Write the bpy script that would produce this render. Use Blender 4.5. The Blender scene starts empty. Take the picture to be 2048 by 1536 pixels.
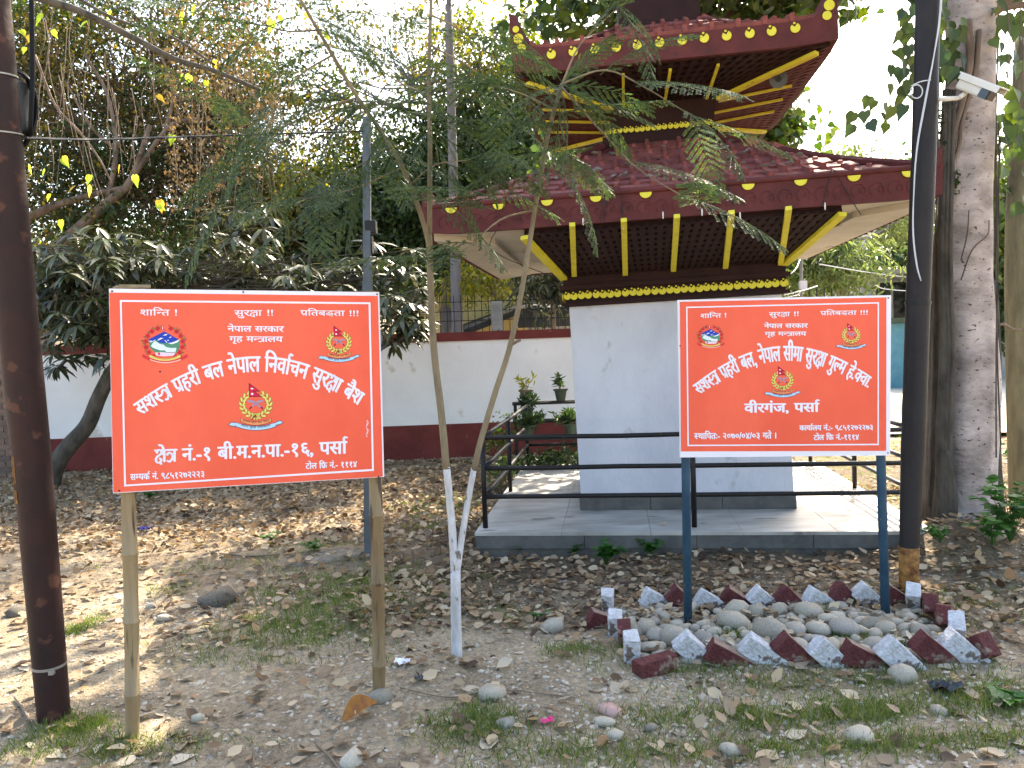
import bpy, math, random
import numpy as np
from mathutils import Vector, Matrix
random.seed(7); RNG = np.random.default_rng(7)
SC = bpy.context.scene; COL = SC.collection
# ------------------------------------------------------------------ camera
PITCH, ROLL, F = math.radians(-2.72), math.radians(2.0), 1540.0
cp, sp, cr, sr = math.cos(PITCH), math.sin(PITCH), math.cos(ROLL), math.sin(ROLL)
FWD = Vector((0, cp, sp)); UP0 = Vector((0, -sp, cp)); RT0 = Vector((1, 0, 0))
RT = RT0*cr - UP0*sr; UP = RT0*sr + UP0*cr; EYE = Vector((0, 0, 1.6))
cam = bpy.data.cameras.new('camera'); camo = bpy.data.objects.new('camera', cam); COL.objects.link(camo)
cam.sensor_width = 36; cam.lens = F/2048*36; cam.clip_start = .05; cam.clip_end = 2000
M = Matrix.Identity(4)
for i in range(3):
    M[i][0] = RT[i]; M[i][1] = UP[i]; M[i][2] = -FWD[i]; M[i][3] = EYE[i]
camo.matrix_world = M; SC.camera = camo
# ------------------------------------------------------------------ light
SUNV = Vector((.42, .88, 1.0)).normalized()
ELEV = math.asin(SUNV.z); AZ = math.atan2(SUNV.x, SUNV.y)
world = bpy.data.worlds.new('World'); SC.world = world; world.use_nodes = True
wn = world.node_tree.nodes; bg = wn['Background']
sky = wn.new('ShaderNodeTexSky'); sky.sky_type = 'NISHITA'; sky.sun_disc = False
sky.sun_elevation = ELEV; sky.sun_rotation = AZ; sky.air_density = 1.3; sky.dust_density = 4.5; sky.ozone_density = 1.0
world.node_tree.links.new(sky.outputs[0], bg.inputs[0]); bg.inputs[1].default_value = .15
sl = bpy.data.lights.new('sun', 'SUN'); sl.energy = 4.4; sl.angle = math.radians(.5); sl.color = (1, .88, .70)
so = bpy.data.objects.new('sun', sl); COL.objects.link(so); so.rotation_euler = SUNV.to_track_quat('Z', 'Y').to_euler()
so.location = SUNV*30
SC.view_settings.view_transform = 'Standard'; SC.view_settings.look = 'None'
SC.view_settings.exposure = 2.13; SC.view_settings.gamma = 1.0; SC.view_settings.use_curve_mapping = False
SC.render.engine = 'CYCLES'
SC.cycles.max_bounces = 6; SC.cycles.transparent_max_bounces = 6; SC.cycles.diffuse_bounces = 4

# measuring helpers: a point of the photograph at a known distance or height
def ray(x, y): return RT*((x-1024)/F) + UP*((768-y)/F) + FWD
def atY(x, y, Y):
    d = ray(x, y); return EYE + d*(Y/d.y)
def atZ(x, y, z=0.0):
    d = ray(x, y); return EYE + d*((z-EYE.z)/d.z)

# ------------------------------------------------------------------ objects
WL = {}
def tag(o, label=None, cat=None, group=None, kind=None):
    if label: o['label'] = label
    if cat: o['category'] = cat
    if group: o['group'] = group
    if kind: o['kind'] = kind
    return o
def thing(name, label, cat, loc=(0, 0, 0), group=None):
    o = bpy.data.objects.new(name, None); COL.objects.link(o); o.empty_display_size = .1
    o.location = loc; WL[o.name] = Vector(loc); return tag(o, label, cat, group)
def wloc(o): return WL.get(o.name, Vector((0, 0, 0)))
def link(name, me, parent=None, loc=(0, 0, 0), kind=None, label=None):
    o = bpy.data.objects.new(name, me); COL.objects.link(o); o.location = loc
    if parent is not None: o.parent = parent
    WL[o.name] = Vector(loc) + (wloc(parent) if parent is not None else Vector((0, 0, 0)))
    if kind: o['kind'] = kind
    if label: o['label'] = label
    return o
def raw_mesh(name, V, faces, mats, smooth=False, midx=None):
    me = bpy.data.meshes.new(name)
    me.from_pydata([tuple(v) for v in V], [], faces)
    for m in (mats if isinstance(mats, (list, tuple)) else [mats]): me.materials.append(m)
    if midx is not None: me.polygons.foreach_set('material_index', midx)
    if smooth: me.polygons.foreach_set('use_smooth', [True]*len(me.polygons))
    me.update(); return me
def np_mesh(name, V, Fa, mats, smooth=False):
    """V (n,3), Fa (m,k) constant polygon size"""
    me = bpy.data.meshes.new(name); m, k = Fa.shape
    me.vertices.add(len(V)); me.vertices.foreach_set('co', np.ascontiguousarray(V, dtype=np.float32).ravel())
    me.loops.add(m*k); me.loops.foreach_set('vertex_index', np.ascontiguousarray(Fa, dtype=np.int32).ravel())
    me.polygons.add(m); me.polygons.foreach_set('loop_start', np.arange(0, m*k, k, dtype=np.int32))
    me.polygons.foreach_set('loop_total', np.full(m, k, dtype=np.int32))
    if smooth: me.polygons.foreach_set('use_smooth', np.ones(m, dtype=bool))
    for q in (mats if isinstance(mats, (list, tuple)) else [mats]): me.materials.append(q)
    me.update(calc_edges=True); return me
class MB:
    def __init__(s): s.V = []; s.F = []; s.mi = []; s.cur = 0
    def add(s, V, Fs):
        b = len(s.V); s.V += [tuple(v) for v in V]
        for f in Fs: s.F.append(tuple(b+i for i in f)); s.mi.append(s.cur)
    def poly(s, P): s.add(P, [tuple(range(len(P)))])
    def box(s, c, d, R=None, jit=0):
        V = []
        for dz in (-.5, .5):
            for dx, dy in ((-.5, -.5), (.5, -.5), (.5, .5), (-.5, .5)):
                p = Vector((dx*d[0], dy*d[1], dz*d[2]))
                if jit: p += Vector([random.uniform(-jit, jit) for _ in range(3)])
                if R is not None: p = R @ p
                V.append(Vector(c)+p)
        s.add(V, [(3, 2, 1, 0), (4, 5, 6, 7), (0, 1, 5, 4), (1, 2, 6, 5), (2, 3, 7, 6), (3, 0, 4, 7)])
    def hexa(s, P):   # 8 points: bottom 0-3, top 4-7
        s.add(P, [(3, 2, 1, 0), (4, 5, 6, 7), (0, 1, 5, 4), (1, 2, 6, 5), (2, 3, 7, 6), (3, 0, 4, 7)])
    def tube(s, pts, rad, n=8, cap=True):
        pts = [Vector(p) for p in pts]
        if not isinstance(rad, (list, tuple)): rad = [rad]*len(pts)
        V = []; ref = None
        for i, p in enumerate(pts):
            t = (pts[min(i+1, len(pts)-1)]-pts[max(i-1, 0)])
            if t.length < 1e-9: t = Vector((0, 0, 1))
            t.normalize()
            if ref is None: ref = t.orthogonal().normalized()
            ref = (ref - t*ref.dot(t))
            if ref.length < 1e-6: ref = t.orthogonal()
            ref.normalize(); b = t.cross(ref)
            for k in range(n):
                a = 2*math.pi*k/n; V.append(p + (ref*math.cos(a)+b*math.sin(a))*rad[i])
        Fs = []
        for i in range(len(pts)-1):
            for k in range(n): Fs.append((i*n+k, i*n+(k+1) % n, (i+1)*n+(k+1) % n, (i+1)*n+k))
        if cap: Fs.append(tuple(range(n-1, -1, -1))); Fs.append(tuple((len(pts)-1)*n+k for k in range(n)))
        s.add(V, Fs)
    def disc(s, c, n, r, k=16):
        n = Vector(n).normalized(); a = n.orthogonal().normalized(); b = n.cross(a)
        s.poly([Vector(c)+(a*math.cos(2*math.pi*i/k)+b*math.sin(2*math.pi*i/k))*r for i in range(k)])
    def build(s, name, mats, parent=None, loc=None, smooth=False, kind=None, label=None, bevel=0):
        """vertices are in world space; stored relative to the object"""
        base = wloc(parent) if parent is not None else Vector((0, 0, 0))
        L = Vector(loc) if loc is not None else base
        me = raw_mesh(name, [Vector(v)-L for v in s.V], s.F, mats, smooth, s.mi)
        o = link(name, me, parent, L-base, kind, label)
        if bevel:
            md = o.modifiers.new('bevel', 'BEVEL'); md.width = bevel; md.segments = 2; md.limit_method = 'ANGLE'
        return o
def sm(pts, k=4):
    """smooth a polyline (Catmull-Rom)"""
    P = [Vector(p) for p in pts]; P = [P[0]*2-P[1]] + P + [P[-1]*2-P[-2]]; out = []
    for i in range(1, len(P)-2):
        for j in range(k):
            t = j/k; a, b, c, d = P[i-1:i+3]
            out.append(.5*((2*b)+(c-a)*t+(2*a-5*b+4*c-d)*t*t+(3*b-a-3*c+d)*t**3))
    return out+[P[-2]]
def lerp(a, b, t): return a+(b-a)*t
def radii(a, b, n): return [lerp(a, b, i/(n-1)) for i in range(n)]

# ------------------------------------------------------------------ materials
def mat(name, col, rough=.8, col2=None, scale=8, bump=0, bscale=None, metal=0, spec=.3, trans=0, rnd=None, detail=6, contrast=(.35, .65), coords='Object', stretch=None, spots=None):
    m = bpy.data.materials.new(name); m.use_nodes = True; nt = m.node_tree; N = nt.nodes; Lk = nt.links
    b = N['Principled BSDF']; b.inputs['Roughness'].default_value = rough; b.inputs['Metallic'].default_value = metal
    b.inputs['Specular IOR Level'].default_value = spec
    src = None
    tc = N.new('ShaderNodeTexCoord'); co = tc.outputs[coords]
    if stretch:
        mp = N.new('ShaderNodeMapping'); mp.inputs['Scale'].default_value = stretch; Lk.new(co, mp.inputs[0]); co = mp.outputs[0]
    if rnd is not None:      # colours per leaf / per object
        if rnd[0] == 'island': r = N.new('ShaderNodeNewGeometry').outputs['Random Per Island']
        else: r = N.new('ShaderNodeObjectInfo').outputs['Random']
        cr_ = N.new('ShaderNodeValToRGB'); cr_.color_ramp.interpolation = 'LINEAR'
        cols = rnd[1]
        while len(cr_.color_ramp.elements) < len(cols): cr_.color_ramp.elements.new(.5)
        for i, c in enumerate(cols):
            e = cr_.color_ramp.elements[i]; e.position = c[0]; e.color = (*c[1], 1)
        Lk.new(r, cr_.inputs[0]); src = cr_.outputs[0]
    if col2 is not None:
        nz = N.new('ShaderNodeTexNoise'); nz.inputs['Scale'].default_value = scale; nz.inputs['Detail'].default_value = detail; nz.inputs['Roughness'].default_value = .62
        Lk.new(co, nz.inputs['Vector'])
        rp = N.new('ShaderNodeValToRGB'); rp.color_ramp.elements[0].position = contrast[0]; rp.color_ramp.elements[1].position = contrast[1]
        Lk.new(nz.outputs[0], rp.inputs[0])
        if src is None:
            rp.color_ramp.elements[0].color = (*col, 1); rp.color_ramp.elements[1].color = (*col2, 1); src = rp.outputs[0]
        else:
            mx = N.new('ShaderNodeMixRGB'); mx.blend_type = 'MULTIPLY'; mx.inputs[0].default_value = 1
            rp.color_ramp.elements[0].color = (*col, 1); rp.color_ramp.elements[1].color = (*col2, 1)
            Lk.new(src, mx.inputs[1]); Lk.new(rp.outputs[0], mx.inputs[2]); src = mx.outputs[0]
    if spots is not None:    # (colour, scale, threshold)
        nz = N.new('ShaderNodeTexNoise'); nz.inputs['Scale'].default_value = spots[1]; nz.inputs['Detail'].default_value = 5; Lk.new(co, nz.inputs['Vector'])
        rp = N.new('ShaderNodeValToRGB'); rp.color_ramp.elements[0].position = spots[2]; rp.color_ramp.elements[1].position = spots[2]+.05
        Lk.new(nz.outputs[0], rp.inputs[0]); mx = N.new('ShaderNodeMixRGB'); Lk.new(rp.outputs[0], mx.inputs[0])
        if src is not None: Lk.new(src, mx.inputs[1])
        else: mx.inputs[1].default_value = (*col, 1)
        mx.inputs[2].default_value = (*spots[0], 1); src = mx.outputs[0]
    if src is not None: Lk.new(src, b.inputs['Base Color'])
    else: b.inputs['Base Color'].default_value = (*col, 1)
    if bump:
        nb = N.new('ShaderNodeTexNoise'); nb.inputs['Scale'].default_value = bscale or scale*3; nb.inputs['Detail'].default_value = 8; Lk.new(co, nb.inputs['Vector'])
        bp = N.new('ShaderNodeBump'); bp.inputs['Strength'].default_value = min(1, bump*1.0); bp.inputs['Distance'].default_value = .02*max(1, bump)
        Lk.new(nb.outputs[0], bp.inputs['Height']); Lk.new(bp.outputs[0], b.inputs['Normal'])
    if trans:
        t = N.new('ShaderNodeBsdfTranslucent'); ms = N.new('ShaderNodeMixShader'); ms.inputs[0].default_value = trans
        out = N['Material Output']
        if src is not None:
            hs = N.new('ShaderNodeHueSaturation'); hs.inputs['Saturation'].default_value = 1.25; hs.inputs['Value'].default_value = 1.7
            Lk.new(src, hs.inputs['Color']); Lk.new(hs.outputs[0], t.inputs[0])
        else: t.inputs[0].default_value = (*[min(1, c*1.7) for c in col], 1)
        Lk.new(b.outputs[0], ms.inputs[1]); Lk.new(t.outputs[0], ms.inputs[2]); Lk.new(ms.outputs[0], out.inputs[0])
    return m
def ramp(*c): n = len(c); return [(i/(n-1) if n > 1 else 0, x) for i, x in enumerate(c)]
W1 = (1, 1, 1)
m_white_wall = mat('white_wall_paint', (.76, .75, .74), .85, (.84, .835, .82), 1.3, .2, 30, spots=((.62, .58, .52), 2.6, .64))
m_red_band = mat('red_band_paint', (.12, .022, .018), .75, (.17, .035, .028), 3, .15, 25, spots=((.20, .08, .06), 9, .68))
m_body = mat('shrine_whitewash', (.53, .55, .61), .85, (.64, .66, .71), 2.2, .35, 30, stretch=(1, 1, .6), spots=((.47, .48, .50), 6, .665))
m_brown = mat('shrine_brown_paint', (.019, .0065, .006), .8, (.030, .010, .009), 6, .2, 30)
m_maroon = mat('roof_maroon_paint', (.080, .019, .018), .78, (.118, .028, .026), 5, .3, 25, spots=((.055, .026, .024), 11, .64))
m_tile = mat('roof_tile_paint', (.75, .75, .75), .8, (1.15, 1.1, 1.1), 9, .3, 30, rnd=('object', ramp((.185, .054, .046), (.26, .080, .066), (.21, .062, .054))), spots=((.09, .052, .045), 14, .66))
m_yellow = mat('yellow_paint', (.62, .55, .03), .65, (.72, .65, .06), 10, .1, spots=((.30, .25, .03), 12, .68))
m_cream = mat('cream_soffit', (.50, .44, .34), .85, (.62, .56, .46), 2.2, .2, 20, spots=((.28, .22, .16), 4, .66))
m_marble = mat('marble_slab', (.27, .26, .235), .45, (.46, .445, .41), 2.0, .08, 20, spots=((.17, .16, .145), 2.6, .62), stretch=(1, 3, 1))
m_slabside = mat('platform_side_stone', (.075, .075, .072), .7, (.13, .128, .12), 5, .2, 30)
m_black = mat('black_rail_paint', (.008, .008, .009), .45, (.014, .013, .013), 14, .2, spots=((.10, .07, .05), 12, .70))
m_sign = mat('orange_red_flex_print', (.80, .105, .052), .45, (.88, .135, .070), 2.6, .35, 5, stretch=(1, 1, .5))  # slow tonal noise paints soft fold shading into the print colour
m_signw = mat('white_flex_print', (.80, .78, .86), .5)
m_ink = {}
def ink(n, c):
    if n not in m_ink: m_ink[n] = mat('print_'+n, c, .5)
    return m_ink[n]
m_bamboo = mat('bamboo', (.17, .115, .055), .6, (.34, .25, .135), 9, .4, 60, stretch=(1, 1, .12), spots=((.075, .05, .03), 22, .60))
m_bluepost = mat('blue_painted_pipe', (.022, .060, .105), .5, (.038, .090, .145), 9, .25, 40, spots=((.20, .18, .15), 45, .70))
m_iron = mat('maroon_painted_iron', (.018, .009, .009), .6, (.036, .013, .011), 4, .15, 40, spots=((.085, .035, .022), 9, .60))
m_iron2 = mat('dark_tar_painted_pole', (.011, .009, .0095), .55, (.020, .015, .014), 5, .15, 40)
m_rust = mat('bare_rust', (.10, .035, .012), .85, (.34, .17, .045), 18, .4, 60)
m_galv = mat('galvanised_grey', (.065, .075, .085), .6, (.10, .115, .125), 6, .2)
m_steelband = mat('steel_band', (.35, .34, .32), .45, metal=.7)
m_rubber = mat('black_cable', (.012, .012, .013), .5)
m_whcable = mat('grey_white_cable', (.55, .56, .58), .5)
m_camwhite = mat('camera_housing', (.72, .71, .66), .4, (.66, .64, .58), 9)
m_glass = mat('dark_lens_glass', (.01, .01, .012), .1, spec=.8)
m_bark_w = mat('peepal_bark', (.24, .20, .175), .9, (.56, .47, .43), 2.6, .8, 18, spots=((.06, .048, .038), 26, .625), stretch=(1, 1, 1.9))
m_bark_d = mat('dark_bark', (.045, .040, .032), .95, (.11, .095, .075), 9, 1, 25, stretch=(1, 1, .4))
m_bark_b = mat('brown_bark', (.10, .07, .05), .95, (.20, .15, .115), 9, .8, 25, stretch=(1, 1, .4))
m_bark_s = mat('sapling_bark', (.17, .135, .085), .85, (.27, .22, .14), 12, .5, 40, stretch=(1, 1, .4), spots=((.09, .065, .045), 18, .66))
m_lime = mat('whitewashed_bark', (.42, .41, .41), .9, (.68, .67, .68), 16, .9, 50, stretch=(1, 1, .3), spots=((.20, .17, .14), 34, .62))
m_grey_bark = mat('grey_eucalyptus_bark', (.13, .12, .12), .9, (.22, .20, .20), 6, .5, 20, stretch=(1, 1, .3))
def leafmat(n, cols, trans=.35, rough=.5, kind='island'): return mat(n, W1, rough, rnd=(kind, ramp(*cols)), trans=trans, spec=.4)
m_l_dark = leafmat('leaf_dark_green', [(.020, .038, .014), (.035, .060, .020), (.055, .085, .025)])
m_l_mid = leafmat('leaf_mid_green', [(.035, .065, .015), (.06, .10, .02), (.12, .15, .03), (.045, .075, .02)])
m_l_yel = leafmat('leaf_yellow_green', [(.12, .14, .02), (.22, .21, .03), (.09, .12, .02), (.32, .27, .04)], .5)
m_l_soft = leafmat('leaf_soft_green', [(.07, .10, .04), (.11, .15, .05), (.17, .19, .07), (.09, .12, .05)], .4)
m_l_mix = leafmat('leaf_dusty_mixed', [(.04, .05, .02), (.075, .08, .03), (.12, .10, .035), (.05, .06, .025), (.16, .12, .03), (.30, .22, .03)], .4)
m_l_brown = leafmat('leaf_dead_brown', [(.06, .045, .028), (.12, .085, .045), (.20, .14, .07), (.09, .065, .04)], .3, .8)
m_l_mango = mat('leaf_mango', (.8, .8, .8), .36, (1.1, 1.1, 1.1), 14, rnd=('island', ramp((.018, .026, .012), (.045, .055, .026), (.10, .10, .055), (.035, .058, .014))), trans=.22, spec=.6)
m_l_mango_o = mat('leaf_mango_single', (.8, .8, .8), .36, (1.1, 1.1, 1.1), 14, rnd=('object', ramp((.030, .042, .018), (.10, .105, .055), (.055, .080, .018), (.24, .22, .14))), trans=.2, spec=.7)  # front leaves paler than the crown: sun and sky highlights put into the colour
m_l_peepal = leafmat('leaf_peepal', [(.030, .052, .024), (.050, .080, .030), (.075, .11, .03), (.10, .14, .03)], .3, .4, 'object')
m_l_peepal_i = leafmat('leaf_peepal_crown', [(.025, .045, .02), (.045, .075, .028), (.075, .11, .03), (.13, .16, .03)], .38, .4)
m_frond = leafmat('frond_leaflets', [(.036, .060, .036), (.060, .095, .052), (.085, .125, .045), (.13, .16, .04)], .34)
m_weed = leafmat('weed_leaf', [(.035, .10, .02), (.05, .14, .03), (.08, .19, .03)], .4)
m_grass = leafmat('grass_blade', [(.05, .085, .02), (.09, .14, .03), (.14, .19, .045), (.26, .24, .10)], .4, .6)
m_lawn = leafmat('lawn_blade', [(.07, .12, .02), (.12, .19, .03), (.20, .24, .05)], .45, .6)
m_litter = mat('dry_leaf_litter', W1, .75, rnd=('island', ramp((.045, .028, .018), (.19, .125, .072), (.37, .275, .175), (.11, .075, .046), (.52, .42, .28), (.28, .165, .08))), trans=.18)
m_litter_o = mat('dry_leaf_single', (.75, .75, .75), .7, (1.15, 1.15, 1.15), 22, rnd=('object', ramp((.28, .22, .15), (.44, .37, .27), (.56, .48, .36), (.34, .25, .155))), trans=.15)
m_litter_grey = mat('grey_roof_leaf', (.7, .7, .7), .8, (1.2, 1.2, 1.2), 20, rnd=('object', ramp((.12, .10, .08), (.20, .18, .15), (.26, .23, .19))), trans=.1)
m_leaf_orange = mat('rust_orange_leaf', (.34, .15, .03), .6, (.22, .09, .03), 30, .3, trans=.2)
m_stone = mat('river_stone', (.75, .75, .75), .75, (1.15, 1.13, 1.1), 12, .25, 60, rnd=('object', ramp((.21, .19, .15), (.34, .305, .24), (.45, .405, .32), (.27, .25, .22))), spots=((.20, .17, .13), 18, .68))
m_gravel = mat('gravel', W1, .85, rnd=('island', ramp((.22, .19, .145), (.36, .31, .24), (.50, .44, .35), (.28, .235, .18))))
m_brick_r = mat('brick_red_paint', (.085, .022, .022), .85, (.14, .042, .038), 16, .9, 60, spots=((.22, .155, .115), 13, .575))
m_brick_w = mat('brick_white_paint', (.42, .41, .41), .85, (.66, .66, .68), 18, .9, 60, spots=((.17, .135, .11), 15, .575))
m_brick_e = mat('brick_bare_edge', (.20, .13, .10), .9, (.30, .22, .17), 20, .8, 60)
m_brickwall = mat('bare_brick', (.16, .10, .08), .9, (.28, .20, .16), 14, .6, rnd=('object', ramp((.7, .7, .7), (1.2, 1.1, 1.0))))
m_mortar = mat('mortar', (.18, .16, .14), .95, (.26, .24, .21), 20, .4)
m_conc = mat('weathered_concrete', (.20, .195, .18), .9, (.34, .33, .30), 4, .4, 30, spots=((.10, .10, .095), 6, .62))
m_yelhouse = mat('yellow_house_wall', (.66, .56, .26), .85, (.76, .66, .34), 2, .1)
m_tin = mat('rusty_tin_roof', (.10, .075, .06), .7, (.18, .11, .08), 5, .3, metal=.2)
m_dkroof = mat('dark_shed_roof', (.02, .022, .022), .8, (.05, .05, .048), 4, .3)
m_greyhouse = mat('grey_house_wall', (.28, .30, .33), .85, (.38, .39, .41), 2, .1)
m_blue = mat('blue_gate_paint', (.07, .20, .27), .6, (.10, .26, .33), 4, .1)
m_pot_g = mat('green_plastic_pot', (.035, .055, .035), .6, (.06, .08, .05), 10)
m_pot_t = mat('terracotta_pot', (.16, .085, .05), .8, (.24, .14, .09), 12, .3)
m_soil = mat('soil', (.05, .038, .028), .95, (.09, .07, .05), 20, .6)
m_road = mat('pale_concrete_road', (.48, .42, .33), .9, (.60, .54, .44), 1.5, .2, 20)
m_wood = mat('dry_twig', (.13, .10, .07), .9, (.22, .17, .12), 20, .4)
m_slab_rock = mat('dusty_dark_rock', (.13, .11, .085), .9, (.24, .205, .16), 9, .8, 40)
m_plastic_b = mat('black_plastic_bag', (.008, .009, .012), .3, spec=.6)
m_pink = mat('pink_wrapper', (.75, .05, .22), .4)
m_purple = mat('purple_wrapper', (.12, .08, .30), .35)
def ground_mat():
    m = bpy.data.materials.new('dry_earth'); m.use_nodes = True; nt = m.node_tree; N = nt.nodes; L = nt.links
    b = N['Principled BSDF']; b.inputs['Roughness'].default_value = .95; b.inputs['Specular IOR Level'].default_value = .15
    tc = N.new('ShaderNodeTexCoord')
    def noise(s, d=8, r=.6):
        n = N.new('ShaderNodeTexNoise'); n.inputs['Scale'].default_value = s; n.inputs['Detail'].default_value = d; n.inputs['Roughness'].default_value = r
        L.new(tc.outputs['Object'], n.inputs['Vector']); return n.outputs[0]
    def rampn(i, a, ca, c, cc):
        r = N.new('ShaderNodeValToRGB'); r.color_ramp.elements[0].position = a; r.color_ramp.elements[0].color = (*ca, 1)
        r.color_ramp.elements[1].position = c; r.color_ramp.elements[1].color = (*cc, 1); L.new(i, r.inputs[0]); return r.outputs[0]
    base = rampn(noise(1.6), .35, (.31, .235, .155), .66, (.58, .47, .325))
    fine = rampn(noise(38, 6), .3, (.55, .55, .55), .7, (1.25, 1.25, 1.22))
    mx = N.new('ShaderNodeMixRGB'); mx.blend_type = 'MULTIPLY'; mx.inputs[0].default_value = 1; L.new(base, mx.inputs[1]); L.new(fine, mx.inputs[2])
    sp2 = rampn(noise(130, 3), .62, (0, 0, 0), .66, (1, 1, 1))
    m2 = N.new('ShaderNodeMixRGB'); L.new(sp2, m2.inputs[0]); L.new(mx.outputs[0], m2.inputs[1]); m2.inputs[2].default_value = (.52, .46, .37, 1)
    gr = rampn(noise(.9, 5), .56, (0, 0, 0), .66, (.45, .45, .45))
    m3 = N.new('ShaderNodeMixRGB'); L.new(gr, m3.inputs[0]); L.new(m2.outputs[0], m3.inputs[1]); m3.inputs[2].default_value = (.13, .13, .065, 1)
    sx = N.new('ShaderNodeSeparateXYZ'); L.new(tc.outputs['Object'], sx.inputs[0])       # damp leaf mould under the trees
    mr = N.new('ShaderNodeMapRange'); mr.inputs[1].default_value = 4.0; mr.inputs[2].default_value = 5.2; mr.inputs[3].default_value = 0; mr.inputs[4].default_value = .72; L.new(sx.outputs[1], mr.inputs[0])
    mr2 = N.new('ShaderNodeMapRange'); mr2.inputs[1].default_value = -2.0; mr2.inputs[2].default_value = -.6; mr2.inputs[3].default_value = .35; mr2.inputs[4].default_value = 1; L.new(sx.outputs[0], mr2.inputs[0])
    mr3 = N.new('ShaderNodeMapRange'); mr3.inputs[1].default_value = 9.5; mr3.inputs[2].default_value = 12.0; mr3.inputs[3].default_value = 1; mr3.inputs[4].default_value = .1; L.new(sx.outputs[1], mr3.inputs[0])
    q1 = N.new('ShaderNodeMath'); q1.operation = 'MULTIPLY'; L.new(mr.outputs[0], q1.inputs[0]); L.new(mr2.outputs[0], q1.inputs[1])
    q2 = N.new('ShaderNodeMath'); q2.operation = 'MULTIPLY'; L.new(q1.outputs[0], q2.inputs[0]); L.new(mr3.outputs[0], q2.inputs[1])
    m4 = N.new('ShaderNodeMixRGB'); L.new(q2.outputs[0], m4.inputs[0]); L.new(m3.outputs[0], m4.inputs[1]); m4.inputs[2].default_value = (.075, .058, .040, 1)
    L.new(m4.outputs[0], b.inputs['Base Color'])
    n1 = noise(22, 10, .7); n2 = noise(120, 4)
    ad = N.new('ShaderNodeMath'); ad.operation = 'MULTIPLY_ADD'; L.new(n2, ad.inputs[0]); ad.inputs[1].default_value = .35; L.new(n1, ad.inputs[2])
    bp = N.new('ShaderNodeBump'); bp.inputs['Strength'].default_value = .9; bp.inputs['Distance'].default_value = .055
    L.new(ad.outputs[0], bp.inputs['Height']); L.new(bp.outputs[0], b.inputs['Normal']); return m
m_ground = ground_mat()

# ------------------------------------------------------------------ ground
MOUNDS = [(-1.45, 5.9, .07, .7, .3), (-2.3, 3.9, .045, .5, .4), (-.35, 3.75, .05, .42, .22), (-.33, 3.95, -.05, .2, .16), (.35, 3.9, .03, .3, .3), (3.7, 6.1, .12, .7, .6), (-3.8, 6.6, .05, 1.0, .5), (3.2, 5.36, .27, .46, .44), (-2.14, 3.44, .018, .16, .14), (-1.68, 3.22, .012, .10, .08), (-.67, 3.54, .012, .10, .08), (2.45, 4.79, .02, .16, .14), (-.9, 4.6, .04, .5, .4)]
def gz(x, y):
    x = np.asarray(x, float); y = np.asarray(y, float)
    z = .013*np.sin(2.1*x+.7*y)+.010*np.sin(3.7*y-1.3*x+1)+.006*np.sin(7.3*x+2)*np.sin(6.1*y)+.003*np.sin(17*x+5*y)*np.sin(13*y-3*x)
    for (mx_, my_, h, rx, ry) in MOUNDS: z = z+h*np.exp(-((x-mx_)/rx)**2-((y-my_)/ry)**2)
    return z*np.clip(1.4-np.abs(y-5)/14, 0, 1)
def GZ(x, y): return float(gz(x, y))
def on_ground(px, py):
    p = atZ(px, py, 0)
    for _ in range(4): p = atZ(px, py, GZ(p.x, p.y))
    return p
def axis(a, b, n, lo, hi): return np.concatenate([np.geomspace(1, 1+a, 26)[::-1]*-1+1+lo, np.linspace(lo, hi, n)[1:-1], np.geomspace(1, 1+b, 26)-1+hi])
xs = axis(600, 600, 260, -8, 8); ys = axis(400, 800, 220, 1.2, 14)
X, Y = np.meshgrid(xs, ys); Z = gz(X, Y)
V = np.stack([X, Y, Z], -1).reshape(-1, 3); nx, ny = len(xs), len(ys)
idx = np.arange(nx*ny).reshape(ny, nx)
Fq = np.stack([idx[:-1, :-1], idx[:-1, 1:], idx[1:, 1:], idx[1:, :-1]], -1).reshape(-1, 4)
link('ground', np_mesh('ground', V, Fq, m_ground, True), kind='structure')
mb = MB(); rd = [(5.6, 11.9), (8.6, 11.4), (40, 20), (60, 60), (14, 60), (6.8, 30)]
mb.poly([(x, y, .06) for x, y in rd]); mb.build('road', m_road, kind='structure')

# ------------------------------------------------------------------ leaf templates and scatter
T_DIA = (np.array([(0, 0, 0), (.5, .28, .06), (1, 0, -.05), (.45, -.28, .06)]), np.array([(0, 1, 2), (0, 2, 3)]))
T_LANCE = (np.array([(0, 0, 0), (.3, .11, .02), (.3, -.11, .02), (.7, .09, -.06), (.7, -.09, -.06), (1, 0, -.2), (.3, 0, -.01), (.7, 0, -.09)]),
           np.array([(0, 1, 6), (0, 6, 2), (1, 3, 7), (1, 7, 6), (6, 7, 4), (6, 4, 2), (3, 5, 7), (7, 5, 4)]))
T_HEART = (np.array([(0, 0, 0), (-.06, .2, .03), (.1, .4, .06), (.4, .42, .05), (.68, .2, 0), (1.05, 0, -.08), (.68, -.2, 0), (.4, -.42, .05), (.1, -.4, .06), (-.06, -.2, .03), (.4, 0, -.03), (.7, 0, -.05)]),
           np.array([(0, 1, 10), (1, 2, 10), (2, 3, 10), (3, 4, 11), (3, 11, 10), (4, 5, 11), (5, 6, 11), (6, 7, 11), (7, 10, 11), (7, 8, 10), (8, 9, 10), (9, 0, 10)]))
T_CURL = (np.array([(0, 0, .0), (.25, .30, .10), (.25, -.28, .07), (.62, .28, .16), (.6, -.30, .05), (1, .03, .10), (.3, 0, .0), (.65, 0, .015)]),
          np.array([(0, 6, 1), (0, 2, 6), (1, 7, 3), (1, 6, 7), (6, 4, 7), (6, 2, 4), (3, 7, 5), (7, 4, 5)]))
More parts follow.
